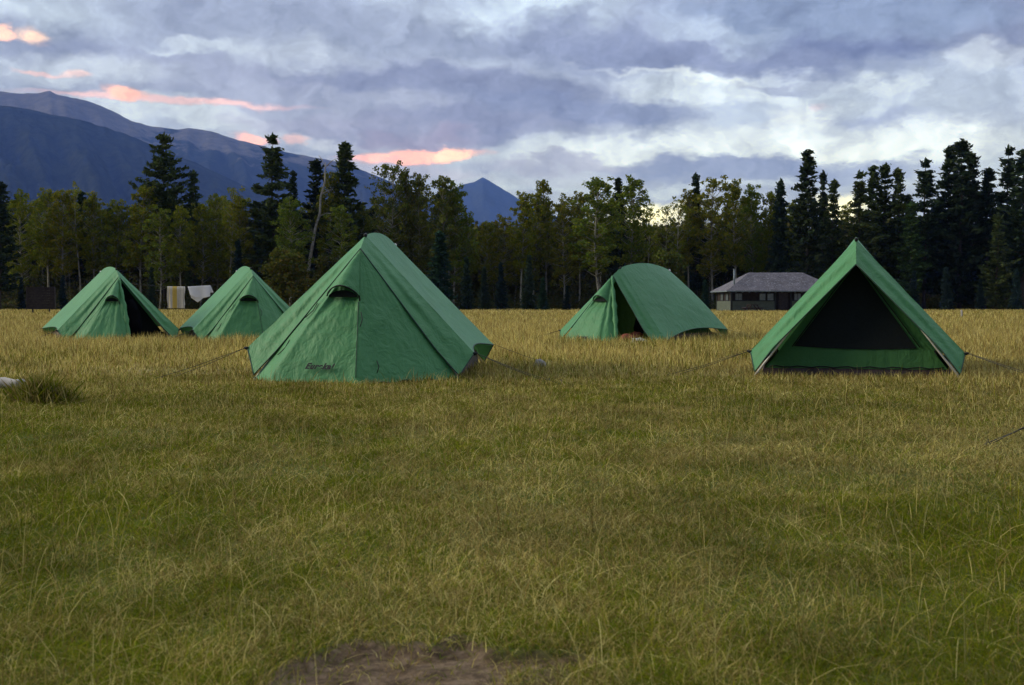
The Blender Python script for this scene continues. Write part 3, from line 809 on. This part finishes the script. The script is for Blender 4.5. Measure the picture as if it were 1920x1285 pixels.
# ------------------------------------------------------------------ trees
def quads_at(P, size, asp=1.0, flat=0.0, r_=rng, dirs=None):
    """random small leaf quads centred at P; returns verts (4n,3)"""
    n = len(P)
    a = r_.normal(size=(n, 3)) if dirs is None else dirs+r_.normal(size=(n, 3))*.35
    a /= np.linalg.norm(a, axis=1, keepdims=True)
    b = r_.normal(size=(n, 3)); b[:, 2] *= (1-flat)
    b -= a*(a*b).sum(1, keepdims=True); b /= np.linalg.norm(b, axis=1, keepdims=True)+1e-9
    s = size*(.6+.8*r_.random((n, 1)))
    a = a*s; b = b*s*asp
    return np.stack([P-a*.5, P+b*.5, P+a*.5, P-b*.5], 1).reshape(-1, 3)
def leafmesh(name, V_, mt, tone):
    Q_ = np.arange(len(V_)).reshape(-1, 4); return fastmesh(name, V_, Q_, mt, tone)
def pick(n, cols_, r_):
    c = np.array(cols_)[r_.integers(0, len(cols_), n)]*(.75+.5*r_.random((n, 1))); return np.repeat(c, 4, 0)
def aspen(seed, sparse=False, low=.42, wide=1.0, fork=False):
    r_ = np.random.default_rng(seed); rd = random.Random(seed); Hh = 18.0
    tb = MB(); ln = Vector((rd.uniform(-.6, .6), rd.uniform(-.5, .5), 0))
    def tp(z): return Vector((math.sin(z*.35+seed)*.16, math.cos(z*.31+seed*2)*.16, z))+ln*(z/Hh)
    tb.tube([tp(z) for z in np.linspace(-.2, Hh*.93, 12)], [.17-.14*k/11 for k in range(12)], 6)
    cen = []; crown0 = Hh*low
    nb = 22 if sparse else 70
    for k in range(nb):
        z = lerp(crown0, Hh*.95, (k+rd.random())/nb); fr = (z-crown0)/(Hh-crown0)
        rad = (2.5*wide)*(math.sin(math.pi*min(1, .16+fr*.80))**.7)*rd.uniform(.55, 1.15)
        th = k*2.4+rd.uniform(-.6, .6); b0 = tp(z*.94); e_ = tp(z)+Vector((math.cos(th)*rad, math.sin(th)*rad, rd.uniform(.1, 1.1)))
        tb.tube([b0, b0.lerp(e_, .5)+Vector((0, 0, -.1)), e_], [.045, .03, .012], 4, False)
        cen.append((e_, rd.uniform(.40, .80)*(1-.3*fr))); 
        if rd.random() < .8: cen.append((b0.lerp(e_, rd.uniform(.35, .75))+Vector((rd.uniform(-.4, .4), rd.uniform(-.4, .4), .3)), rd.uniform(.4, .75)))
    cen.append((tp(Hh*.97), .45)); cen.append((tp(Hh*.92), .6))
    P = []
    for c, r in cen:
        n = int((60 if sparse else 120)*r**1.5)
        q = r_.normal(size=(n, 3)); q /= np.linalg.norm(q, axis=1, keepdims=True); q *= (r_.random((n, 1))**.45)*r
        q[:, 2] *= .8; P.append(q+np.array(c))
    P = np.concatenate(P)
    V_ = quads_at(P, .27, .8, r_=r_)
    tone = pick(len(P), [(.12, .155, .020), (.17, .185, .024), (.09, .12, .018), (.22, .195, .024), (.14, .14, .022)], r_)
    return tb, leafmesh('aspen_crown', V_, M['leaf'], tone), M['bark_aspen']
def pine(seed, low=.22, wide=1.0, shape='lodge', Hh=20.0):
    r_ = np.random.default_rng(seed); rd = random.Random(seed)
    tb = MB(); lean = Vector((rd.uniform(-.3, .3), rd.uniform(-.3, .3), 0))
    def tp(z): return lean*(z/Hh)+Vector((.06*math.sin(z*.6+seed), .06*math.cos(z*.5), z))
    tb.tube([tp(z) for z in np.linspace(-.2, Hh*.995, 12)], [.21-.19*k/11 for k in range(12)], 6)
    P, Dd, S = [], [], []
    z = Hh*low; 
    while z < Hh*.985:
        fr = (z-Hh*low)/(Hh*(1-low))
        if shape == 'spruce': Rr = 2.1*wide*(1-fr)**.85+.15
        elif shape == 'broad': Rr = 3.6*wide*(1-fr)**.75*(.55+.75*min(1, fr*3))+.25
        else: Rr = (2.9*wide*((1-fr)**.62)*(.6+.45*math.sin(math.pi*min(1, fr*1.3)))+.25)*rd.uniform(.72, 1.15)
        nb = 6
        if rd.random() < .05: z += .4
        for k in range(nb):
            L_ = Rr*rd.uniform(.5, 1.22); th = rd.uniform(0, 6.283)
            ang = rd.uniform(-.25, .15) if shape == 'spruce' else rd.uniform(-.1, .45)
            dv_ = Vector((math.cos(th), math.sin(th), ang)); b0 = tp(z+rd.uniform(-.2, .2))
            bend = -.28*L_ if shape == 'spruce' else .12*L_
            e_ = b0+dv_*L_
            tb.tube([b0, e_], [.035, .012], 3, False)
            m_ = max(2, int(L_/.34))
            for j in range(m_):
                t = (j+.6)/m_
                if shape == 'lodge' and t < .25: continue
                c = b0+dv_*(L_*t)+Vector((0, 0, bend*t*t))
                nq = 9
                w_ = .10+.20*(1-abs(2*t-1))
                for _ in range(nq):
                    P.append((c.x+rd.gauss(0, w_), c.y+rd.gauss(0, w_), c.z+rd.gauss(0, .10)))
                    Dd.append((dv_.x+rd.gauss(0, .6), dv_.y+rd.gauss(0, .6), .35+rd.gauss(0, .4)))
        z += rd.uniform(.34, .62) if shape != 'spruce' else rd.uniform(.28, .42)
    for k in range(26):
        c = tp(Hh*(.95+.055*k/26)); P.append((c.x+rd.gauss(0, .12), c.y+rd.gauss(0, .12), c.z)); Dd.append((rd.gauss(0, .5), rd.gauss(0, .5), 1))
    P = np.array(P); Dd = np.array(Dd); Dd /= np.linalg.norm(Dd, axis=1, keepdims=True)
    V_ = quads_at(P, .55, .42, r_=r_, dirs=Dd)
    if shape == 'spruce': cs = [(.030, .052, .030), (.040, .062, .036), (.022, .040, .024)]
    else: cs = [(.050, .078, .026), (.070, .098, .032), (.036, .056, .020), (.082, .102, .034)]
    return tb, leafmesh('pine_crown', V_, M['needle'], pick(len(P), cs, r_)), M['bark_dark']
def bush(seed, w=4.0, h=6.0):
    r_ = np.random.default_rng(seed); rd = random.Random(seed); tb = MB(); P = []
    tb.tube([(0, 0, -.1), (.05, 0, h*.4), (0, .05, h*.85)], [.12, .08, .02], 6)
    for k in range(46):
        z = rd.uniform(.05, .93)*h; fr = z/h; rad = w/2*math.sqrt(max(.02, 1-fr**2.2))*rd.uniform(.3, 1); th = rd.uniform(0, 6.28)
        c = Vector((math.cos(th)*rad, math.sin(th)*rad, z)); tb.tube([(0, 0, z*.7), c], [.03, .01], 3, False)
        n = 90; q = r_.normal(size=(n, 3)); q /= np.linalg.norm(q, axis=1, keepdims=True); q *= (r_.random((n, 1))**.4)*rd.uniform(.45, .8)
        P.append(q+np.array(c))
    P = np.concatenate(P); P[:, 2] = np.maximum(P[:, 2], .05); V_ = quads_at(P, .26, .6, r_=r_)
    return tb, leafmesh('bush_crown', V_, M['leaf'], pick(len(P), [(.075, .085, .018), (.10, .10, .020), (.05, .065, .016), (.11, .085, .018)], r_)), M['bark_dark']
KIND = {}
def reg(kind, lst, hh):
    out = []
    for tb, lm, bk in lst:
        me = bpy.data.meshes.new('trunk'); me.from_pydata([tuple(v) for v in tb.v], [], [tuple(f) for f in tb.f]); me.materials.append(bk); me.shade_smooth()
        out.append((me, lm))
    KIND[kind] = (out, hh)
reg('aspen', [aspen(s, False, (.22, .32, .20, .36, .26, .25, .34)[s-1], (1, .9, 1.15, .85, 1.05, 1.2, .8)[s-1]) for s in range(1, 8)], 18.0)
reg('sparse_aspen', [aspen(s, True, .5, .9) for s in (21, 22, 23)], 18.0)
reg('pine', [pine(s, (.08, .16, .12, .2, .05)[s-31], (1, .9, 1.1, .85, 1.05)[s-31]) for s in range(31, 36)], 20.0)
reg('broad_pine', [pine(41, .30, 1.0, 'broad')], 20.0)
reg('spruce', [pine(s, .05, 1.0, 'spruce', 14.0) for s in (51, 52, 53)], 14.0)
reg('bush', [bush(61), bush(62)], 6.0)
NAMES = {'aspen': 'aspen_tree', 'sparse_aspen': 'aspen_tree', 'pine': 'pine_tree', 'broad_pine': 'pine_tree', 'spruce': 'spruce_tree', 'bush': 'bush'}
GR = {'aspen': 'aspens along the wood edge', 'sparse_aspen': 'aspens along the wood edge', 'pine': 'pines along the wood edge', 'broad_pine': 'pines along the wood edge', 'spruce': 'young spruces at the foot of the wood', 'bush': 'bushes at the foot of the wood'}
trd = random.Random(99); TC = [0]
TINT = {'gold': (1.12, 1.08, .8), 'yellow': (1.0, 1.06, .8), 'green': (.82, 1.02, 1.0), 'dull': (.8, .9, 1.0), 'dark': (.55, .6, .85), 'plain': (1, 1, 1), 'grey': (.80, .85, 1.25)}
def tree(kind, px, top, label, tint='plain', wide=1.0, D=None, group=None):
    lst, hh = KIND[kind]; TC[0] += 1
    D = D if D else 170+trd.uniform(0, 7); me = lst[TC[0] % len(lst)]
    h = (HZ-top)/F*D+H; p = at(px, HZ, D)
    root = empty(NAMES[kind], (p.x, p.y, -.05), trd.uniform(0, 6.28)); s = h/hh; sw = s*wide*(1.2 if kind == 'pine' else 1)
    root.scale = (sw, sw, s)
    tag(root, label, 'bush' if kind == 'bush' else 'tree', group or GR[kind])
    t = obj('trunk', me[0], root); c = obj('crown', me[1], root)
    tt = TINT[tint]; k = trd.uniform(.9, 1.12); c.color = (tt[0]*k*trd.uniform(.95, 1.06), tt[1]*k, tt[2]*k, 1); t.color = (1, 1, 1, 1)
    return root
A, S, PN, SP, BU = 'aspen', 'sparse_aspen', 'pine', 'spruce', 'bush'
TREES = [
 (PN, 0, 343, 'dark pine cut by the left edge of the picture', 'dark', 1.1, 165),
 (A, 40, 356, 'yellowing aspen next to the pine at the left edge', 'yellow', .9, None),
 (A, 88, 350, 'yellow green aspen standing above the dark notice board', 'yellow', 1.1, None),
 (A, 120, 352, 'broad aspen between the notice board and the leftmost tent', 'gold', 1.0, None),
 (S, 150, 342, 'pale narrow aspen rising slightly higher left of the leftmost tent', 'gold', .8, None),
 (A, 180, 362, 'bushy aspen above the left slope of the leftmost tent', 'yellow', 1.1, None),
 (A, 217, 374, 'low round aspen right above the peak of the leftmost tent', 'yellow', 1.1, None),
 (A, 262, 345, 'tallest round aspen just left of the wide-branched pine', 'yellow', 1.15, None),
 (A, 300, 388, 'aspen in front of the wide-branched pine', 'green', 1.1, 168),
 (A, 338, 384, 'golden aspen below the small pine above the striped towel', 'yellow', 1.0, 168),
 (A, 378, 378, 'aspen above the white towel', 'yellow', 1.0, None),
 (A, 405, 366, 'aspen left of the peak of the half-hidden tent', 'yellow', .9, None),
 (S, 432, 350, 'thin feathery aspen above the half-hidden tent', 'yellow', .9, None),
 (A, 450, 372, 'golden aspen over the peak of the half-hidden tent', 'gold', 1.0, None),
 ('broad_pine', 310, 254, 'tall pine with wide ragged branches above the towels', 'plain', 1.0, 176),
 (PN, 364, 322, 'small narrow pine beside the wide-branched pine', 'plain', .8, 176),
 (PN, 513, 254, 'tall dense column-shaped pine over the golden bush', 'plain', 1.05, 172),
 (PN, 551, 326, 'thin short pine between the two tall pines left of centre', 'dark', .65, 178),
 (PN, 592, 300, 'dark pine behind the dead bare trunk', 'dark', 1.05, 178),
 (PN, 645, 267, 'tall bushy-topped pine right of the dead bare trunk', 'plain', 1.15, 175),
 (A, 545, 372, 'leafy green aspen left of the dead bare trunk', 'green', 1.2, 166),
 (A, 620, 318, 'aspen with golden yellow top against the tall pine', 'gold', .75, 174),
 (A, 640, 385, 'round green aspen at the foot of the bushy-topped pine', 'green', 1.2, 166),
 (A, 680, 395, 'aspen above the peak of the big tent', 'dull', 1.0, None),
 (S, 712, 305, 'almost leafless aspen with bare twigs right of the tall pines', 'grey', 1.0, 173),
 (A, 738, 308, 'grey green slender aspen, tall, above the right slope of the big tent', 'grey', .8, 171),
 (A, 764, 318, 'grey green aspen second from the bare-twigged one', 'grey', .8, None),
 (A, 792, 326, 'slim grey green aspen left of the forked pair', 'grey', .85, None),
 (A, 828, 328, 'grey green aspen left of the small blue peak', 'grey', .95, 170),
 (A, 852, 340, 'rightmost tall aspen before the gap with the blue peak', 'green', .95, 171),
 (A, 880, 402, 'low reddish aspen below the blue peak', 'yellow', .9, None),
 (A, 912, 412, 'low golden aspen in the gap under the blue peak', 'gold', 1.0, None),
 (A, 945, 404, 'low aspen at the right foot of the blue peak', 'gold', 1.0, None),
 (A, 978, 360, 'aspen on the right rim of the gap', 'yellow', .95, None),
 (A, 1001, 362, 'aspen second to the right of the gap', 'plain', .9, None),
 (A, 1026, 334, 'pointed taller aspen right of the blue peak', 'plain', .8, None),
 (A, 1056, 364, 'lower aspen between the pointed one and the large leafy one', 'plain', .9, None),
 (A, 1084, 356, 'aspen at the left shoulder of the large leafy one', 'plain', .9, None),
 (A, 1122, 330, 'large leafy aspen above the dome-like tent', 'green', 1.35, 168),
 (PN, 1163, 334, 'dark pine top poking out between aspens over the dome-like tent', 'dark', .8, 178),
 (A, 1186, 331, 'round-headed aspen right above the dome-like tent', 'green', 1.1, None),
 (S, 1218, 378, 'thin aspen with the bright sky behind it', 'yellow', .9, None),
 (S, 1243, 384, 'scant aspen in front of the brightest sky near the horizon', 'yellow', .9, None),
 (S, 1268, 372, 'half bare aspen right of the brightest sky', 'yellow', .9, None),
 (A, 1288, 352, 'aspen left of the pine-topped clump', 'plain', .9, None),
 (PN, 1306, 327, 'pine top rising out of the aspens left of the cabin', 'dark', .7, 177),
 (A, 1334, 334, 'aspen above the left end of the cabin roof', 'plain', 1.1, None),
 (A, 1378, 338, 'tall slender aspen above the cabin stovepipe', 'plain', .9, None),
 (A, 1412, 346, 'aspen over the left end of the cabin ridge', 'green', .85, None),
 (A, 1438, 356, 'slightly lower aspen over the middle of the cabin', 'yellow', .8, None),
 (SP, 1462, 338, 'narrow pointed spruce above the cabin roof', 'plain', .75, 171),
 (A, 1486, 372, 'low aspen left of the tallest pine over the cabin', 'yellow', .9, None),
 (PN, 1512, 287, 'tallest ragged pine above the right end of the cabin', 'dark', 1.0, 168),
 (PN, 1541, 322, 'thin see-through pine beside the tall ragged one', 'dark', .6, 174),
 (PN, 1558, 338, 'greenish pine above the left slope of the netting-front tent', 'plain', .8, None),
 (A, 1585, 384, 'low tree with bright sky over it above the netting-front tent', 'dull', .8, None),
 (PN, 1611, 322, 'rounded pine over the peak of the netting-front tent', 'plain', 1.0, 169),
 (PN, 1636, 316, 'pine just right of the peak of the netting-front tent', 'plain', .9, None),
 (PN, 1657, 308, 'taller pine second right of the netting-front tent peak', 'plain', .9, None),
 (PN, 1686, 316, 'tuft-topped pine above the right slope of the netting-front tent', 'plain', .8, None),
 (PN, 1708, 380, 'short green pine in front of the taller dark ones', 'green', 1.1, 166),
 (PN, 1733, 300, 'pointed pine between the tuft-topped pine and the tallest group', 'dark', 1.1, 171),
 (PN, 1777, 280, 'left crown of the tallest pine group at the right', 'dark', .95, 172),
 (PN, 1798, 264, 'highest pine of all, in the group at the right', 'dark', 1.1, 170),
 (PN, 1823, 286, 'right crown of the tallest pine group', 'dark', .9, 173),
 (PN, 1848, 318, 'lower dark pine between the tallest group and the edge', 'dark', 1.1, None),
 (PN, 1888, 276, 'ragged tall pine near the right edge', 'dark', .9, None),
 (PN, 1916, 288, 'dense pine cut by the right edge', 'dark', 1.2, 167),
 (PN, 1868, 400, 'shorter olive pine at the foot of the right-hand pines', 'plain', 1.1, 164),
 (SP, 283, 500, 'little spruce between the leftmost tent and the striped towel', 'plain', .9, 150),
 (SP, 40, 520, 'little spruce left of the notice board', 'dark', 1.0, 158),
 (SP, 118, 515, 'little spruce between the notice board and leftmost tent', 'dark', 1.0, 158),
 (SP, 450, 450, 'spruce rising behind the half-hidden tent', 'dark', .9, 160),
 (BU, 536, 463, 'golden green round bush between the half-hidden and the big tent', 'plain', 1.25, 118),
 (BU, 612, 478, 'dark round bush behind the left slope of the big tent', 'dark', 1.2, 135),
 (SP, 822, 434, 'broad mid green conifer behind the right slope of the big tent', 'green', 1.5, 150),
 (SP, 876, 482, 'bluish spruce right of the big tent slope', 'plain', 1.0, 152),
 (SP, 908, 500, 'small spruce second right of the big tent', 'plain', 1.0, 156),
 (SP, 940, 492, 'small spruce third right of the big tent', 'dark', 1.0, 158),
 (SP, 990, 478, 'taller blue green spruce between the big and the dome-like tent', 'plain', 1.0, 152),
 (SP, 1018, 520, 'small bright green spruce below the taller one', 'green', 1.2, 146),
 (SP, 1062, 535, 'small spruce at the left foot of the dome-like tent', 'dark', 1.2, 150),
 (BU, 1248, 468, 'leafy green bush behind the top of the dome-like tent', 'green', 1.2, 150),
 (SP, 1322, 525, 'small green spruce at the left corner of the cabin', 'green', 1.1, 146),
 (SP, 1775, 500, 'blue green young spruce right of the netting-front tent', 'grey', 1.1, 152),
 (SP, 1712, 508, 'young spruce behind the right slope of the netting-front tent', 'dark', 1.1, 156),
 (SP, 1905, 505, 'young spruce at the foot of the pines by the right edge', 'grey', 1.1, 156),
 (SP, 1838, 522, 'low young spruce under the tallest pines', 'dark', 1.1, 158),
]
for (k, px, top, lb, ti, wd, D_) in TREES: tree(k, px, top, lb, ti, wd, D_)
# trees further in, told apart by nothing: pale trunks and dark tops filling the wood
for i in range(84):
    px = -60+i*25+trd.uniform(-12, 12)
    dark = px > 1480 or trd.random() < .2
    lim = 362 if px < 470 else 408 if 860 < px < 975 else (428 if 1195 < px < 1280 or 1560 < px < 1600 else (372 if px < 700 else 352 if px < 860 else 362))
    kd = PN if dark else A
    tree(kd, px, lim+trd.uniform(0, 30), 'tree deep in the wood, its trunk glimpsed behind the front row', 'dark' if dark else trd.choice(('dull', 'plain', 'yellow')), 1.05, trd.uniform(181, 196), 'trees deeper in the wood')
# the dead tree
dp = at(578, 582, 173); dr = empty('dead_tree', (dp.x, dp.y, 0)); tag(dr, 'dead bare whitish trunk with crooked limbs left of the tall bushy-topped pine', 'tree')
def dd_(px, py): q = at(px, py, 173); return (q.x-dp.x, 0, q.z)
MB().tube([dd_(574, 584), dd_(579, 500), dd_(588, 448), dd_(592, 425), dd_(600, 400), dd_(601, 370), dd_(609, 342), dd_(610, 305)], [.30, .24, .20, .17, .16, .13, .12, .06], 8).build('trunk', M['deadwood'], dr, True)
for ps_ in ([(590, 444), (575, 443), (560, 449), (545, 447), (530, 450)], [(598, 406), (612, 400), (628, 401), (640, 405)], [(603, 364), (614, 358), (624, 355)], [(611, 316), (604, 300), (598, 292)], [(612, 312), (622, 302), (630, 298)]):
    MB().tube([dd_(*q) for q in ps_], [.10]+[.06]*(len(ps_)-2)+[.03], 5).build('limb', M['deadwood'], dr, True)

# far-off depth of the wood, one mass
n = 170000
x = rng.uniform(-110, 110, n); y = rng.uniform(184, 225, n); hm = 11+4*fbm(x*.15, y*.15)
dens = fbm(x*.45+3, y*.3+7, 3)
z = rng.random(n)**.8*hm; keep = (dens+.25*(1-z/12) > .42); P = np.stack([x, y, z], 1)[keep]
V_ = quads_at(P, .95, .8)
tone = pick(len(P), [(.085, .090, .030), (.11, .10, .036), (.06, .066, .030)], rng)
tag(obj('far_wood', leafmesh('far_wood', V_, M['needle'], tone)), 'dark undergrowth and far trees filling the depth of the wood', 'woodland', kind='stuff')
n = 70000
x = rng.uniform(-80, 80, n); y = rng.uniform(171, 184, n); hm = .4+13*fbm(x*.35, y*.5)**2.2*smooth(171, 180, y)+1.2*fbm(x, y)
P = np.stack([x, y, rng.random(n)*hm], 1); V_ = quads_at(P, .34, .5)
tag(obj('undergrowth', leafmesh('undergrowth', V_, M['needle'], pick(len(P), [(.065, .085, .026), (.095, .10, .030), (.10, .082, .028)], rng))), 'dark low undergrowth along the foot of the wood', 'undergrowth', kind='stuff')

# ------------------------------------------------------------------ grass
tents_fp = []
for o in list(bpy.data.objects):
    if o.name.startswith('frame_tent'): tents_fp.append((o.location.x, o.location.y, -o.rotation_euler.z, o))
def in_tent(x, y):
    m_ = np.zeros(len(x), bool)
    for (ox, oy, ps, _) in tents_fp:
        dx, dy = x-ox, y-oy; u = dx*math.cos(ps)-dy*math.sin(ps); v = dx*math.sin(ps)+dy*math.cos(ps)
        m_ |= (np.abs(u) < .99) & (v > .0) & (v < 2.62)
        if _.get('label') != 'green frame tent facing us at the right with a big black netting front':
            m_ |= (v > -.6) & (v <= 0) & (np.abs(u) < .55) | ((v > -.35) & (v <= 0) & (np.abs(u) < .9))
    return m_
GREEN = np.array([(.105, .140, .008), (.150, .172, .010), (.080, .112, .007), (.19, .19, .012)])
DRY = np.array([(.37, .305, .09), (.50, .43, .16), (.26, .19, .06), (.40, .33, .11)])
BROWN = np.array([(.15, .10, .03), (.19, .13, .04)])
def blades(name, n, d0, d1, power, hfun, wfun, leanf, dry_f, seg=2, spread=.46, strip=0):
    """density falls as d**-power; hfun(x,y,r) height, dry_f(x,y) share of straw"""
    u = rng.random(n); q = 2-power
    d = (d0**q+u*(d1**q-d0**q))**(1/q) if abs(q) > 1e-3 else d0*(d1/d0)**u
    x = rng.uniform(-1, 1, n)*d*spread if not strip else rng.choice((-1, 1), n)*(d*spread+rng.random(n)*strip); y = d
    k = ~in_tent(x, y); k &= ~((dirt(x, y) < 1.0) & (y < 4) & (rng.random(n) > .04+.30*smooth(.7, 1.0, dirt(x, y))))
    x, y, d = x[k], y[k], d[k]; n = len(x)
    dr = dry_f(x, y); r = rng.random(n)
    h = hfun(x, y, rng.random(n)); w_ = wfun(d)*(.7+.6*rng.random(n))
    th = rng.uniform(0, 2*np.pi, n); ln = leanf(rng.random(n), n)
    dirx, diry = np.cos(th), np.sin(th)
    ph = rng.uniform(0, np.pi, n)     # facing
    px_, py_ = np.cos(ph*.7-.35*np.pi+np.pi*0), np.sin(ph*.7-.35*np.pi)
    z0 = gz(x, y)-.01
    V_ = []; m_ = seg
    ts = np.linspace(0, 1, m_+1)
    for t in ts[:-1]:
        cx = x+dirx*h*ln*t**1.6; cy = y+diry*h*ln*t**1.6; cz = z0+h*(t-ln*.45*t**2.2)
        ww = w_*(1-.55*t)
        V_.append(np.stack([cx-px_*ww/2, cy-py_*ww/2, cz], 1)); V_.append(np.stack([cx+px_*ww/2, cy+py_*ww/2, cz], 1))
    t = 1.0; V_.append(np.stack([x+dirx*h*ln, y+diry*h*ln, z0+h*(1-ln*.45)], 1))
    nv = len(V_); Vv = np.stack(V_, 1).reshape(-1, 3)
    b = np.arange(n)*nv; T = []
    for j in range(m_-1):
        T.append(np.stack([b+2*j, b+2*j+1, b+2*j+3], 1)); T.append(np.stack([b+2*j, b+2*j+3, b+2*j+2], 1))
    T.append(np.stack([b+2*(m_-1), b+2*(m_-1)+1, b+nv-1], 1)); T = np.concatenate(T)
    isd = r < dr
    c = np.where(isd[:, None], DRY[rng.integers(0, 4, n)], GREEN[rng.integers(0, 4, n)])
    br = rng.random(n) < .14*dr+.05; c = np.where(br[:, None], BROWN[rng.integers(0, 2, n)], c)
    c = c*(.7+.6*rng.random((n, 1)))*((.55+.9*fbm(x*3.1+40, y*2.3+9, 3))*(1+.36*smooth(8, 20, y)*isd))[:, None]
    return Vv, T, np.repeat(c, nv, 0)
def join(lst):
    V_, T_, C_ = [], [], []; o_ = 0
    for v, t, c in lst: V_.append(v); T_.append(t+o_); C_.append(c); o_ += len(v)
    return np.concatenate(V_), np.concatenate(T_), np.concatenate(C_)
def patch(x, y): return fbm(x*.55+11, y*.28+4, 4)
def patch2(x, y): return fbm(x*1.7+1, y*1.1+8, 3)
patch3 = lambda x, y: fbm(x*7+2, y*5+3, 3)
dry_near = lambda x, y: np.clip(.10+1.5*(patch(x, y)-.45)+.7*(patch2(x, y)-.5)+.9*(patch3(x, y)-.5)+.022*(y-3)+.04*np.clip(x, -2, 3), .03, .85)
dry_mid = lambda x, y: np.clip(.52+.030*(y-10)+1.1*(patch(x*.5, y*.5)-.5), .35, .97)
vis = lambda lo, hi: (lambda r, n: lo+(hi-lo)*r)
layers = []
layers.append(blades('mat', 560000, 1.7, 13, 1.4, lambda x, y, r: (.022+.036*r)*(.35+.7*patch2(x+7, y)+.7*patch3(x+5, y)), lambda d: .0011+.0004*d, vis(.5, 1.6), dry_near, 2))
layers.append(blades('mat', 200000, 1.7, 13, 1.4, lambda x, y, r: (.022+.036*r)*(.35+.7*patch2(x+7, y)+.7*patch3(x+5, y)), lambda d: .0011+.0004*d, vis(.5, 1.6), dry_near, 2, strip=2.6))
layers.append(blades('straw_lying', 40000, 1.7, 13, 1.3, lambda x, y, r: .04+.17*r**2.5, lambda d: .0006+.00032*d, vis(1.0, 2.0), lambda x, y: dry_near(x, y)*.6+.40, 4))
layers.append(blades('straw_lying', 14000, 1.7, 13, 1.3, lambda x, y, r: .04+.17*r**2.5, lambda d: .0006+.00032*d, vis(1.0, 2.0), lambda x, y: dry_near(x, y)*.6+.40, 4, strip=2.6))
layers.append(blades('stalks', 8000, 1.8, 13, 1.2, lambda x, y, r: .07+.15*r**3, lambda d: .0008+.00035*d, vis(.05, .6), lambda x, y: dry_near(x, y)*.4+.55, 3))
tallf = lambda x, y, r: (.045+.09*smooth(9, 17, y+3*(patch(x, y)-.5)*4)+.13*smooth(14, 24, y))*(.45+.75*r)*(.6+.8*patch2(x*.6, y*.6))
layers.append(blades('mid', 300000, 7.5, 45, 1.35, tallf, lambda d: .0022+.00038*d, vis(.05, .7), dry_mid, 2))
layers.append(blades('mid', 110000, 7.5, 45, 1.35, tallf, lambda d: .0022+.00038*d, vis(.05, .7), dry_mid, 2, strip=6))
farf = lambda x, y, r: (.18+.16*r)*(.6+.8*patch(x*.3, y*.3))
layers.append(blades('far', 150000, 30, 176, 1.9, farf, lambda d: .004+.00040*d, vis(.05, .6), lambda x, y: np.clip(.84+.5*(patch(x*.2, y*.12)-.5), .6, .98), 2))
layers.append(blades('far', 50000, 30, 176, 1.9, farf, lambda d: .004+.00040*d, vis(.05, .6), lambda x, y: np.clip(.84+.5*(patch(x*.2, y*.12)-.5), .6, .98), 2, strip=28))
Vv, T, C = join(layers)
gme = fastmesh('grass', Vv, T, M['grass'], C)
tag(obj('meadow_grass', gme), 'dry straw and short green grass covering the whole meadow', 'grass', kind='stuff')

# grassy hummock at the left, with taller green grass
hp = at(88, 755, 9.35); hx, hy = hp.x, hp.y; hz = float(gz(hx, hy))
hum = lump('grass_hummock', (hx, hy, hz+.02), (.34, .26, .20), simple('dark_turf', (.020, .016, .008), (.05, .042, .016), 25, .95, .02), 'dark turf hummock with taller green grass beside the log', 'hummock', 3, 0)
n = 2600
u = rng.normal(size=(n, 2))*np.array([.13, .08]); hh_ = (.04+.13*rng.random(n)**3)
keepu = np.abs(u[:, 0]) < .32; u = u[keepu]; hh_ = hh_[keepu]; n = len(u)
bx0 = u[:, 0]-.04; by0 = u[:, 1]-.02; bz0 = np.maximum(0, .09-(u[:, 0]**2*1.6+u[:, 1]**2*3))-.03
dx = rng.normal(size=n)*.05; dy = rng.normal(size=n)*.05
Vt = np.stack([np.stack([bx0-.0028, by0, bz0], 1), np.stack([bx0+.0028, by0, bz0], 1), np.stack([bx0+dx*.5+.002, by0+dy*.5, bz0+hh_*.6], 1), np.stack([bx0+dx, by0+dy, bz0+hh_], 1)], 1).reshape(-1, 3)
cT = np.where((rng.random(n) < .5)[:, None], GREEN[rng.integers(0, 4, n)], DRY[rng.integers(0, 4, n)]*.8)
go = obj('tall_grass', leafmesh('tall_grass', Vt, M['grass'], np.repeat(cT, 4, 0)), hum); go['kind'] = 'stuff'

# ------------------------------------------------------------------ haze
hb = MB().box((0, 0, 900), (53000, 53000, 1840)); hb.v = [v+Vector((0, 0, -8)) for v in hb.v]
def hz_box():
    m = bpy.data.materials.new('haze_air'); m.use_nodes = True; nt = m.node_tree; nt.nodes.clear(); N = NT(nt)
    v = N.n('ShaderNodeVolumePrincipled'); v.inputs['Color'].default_value = (.17, .32, .98, 1); v.inputs['Density'].default_value = 5e-5; v.inputs['Absorption Color'].default_value = (1, 1, 1, 1)
    v.inputs['Anisotropy'].default_value = 0
    o = N.n('ShaderNodeOutputMaterial'); nt.links.new(v.outputs[0], o.inputs['Volume']); return m
ho = hb.build('haze', hz_box()); tag(ho, 'thin blue evening haze in the air', 'haze', kind='stuff')
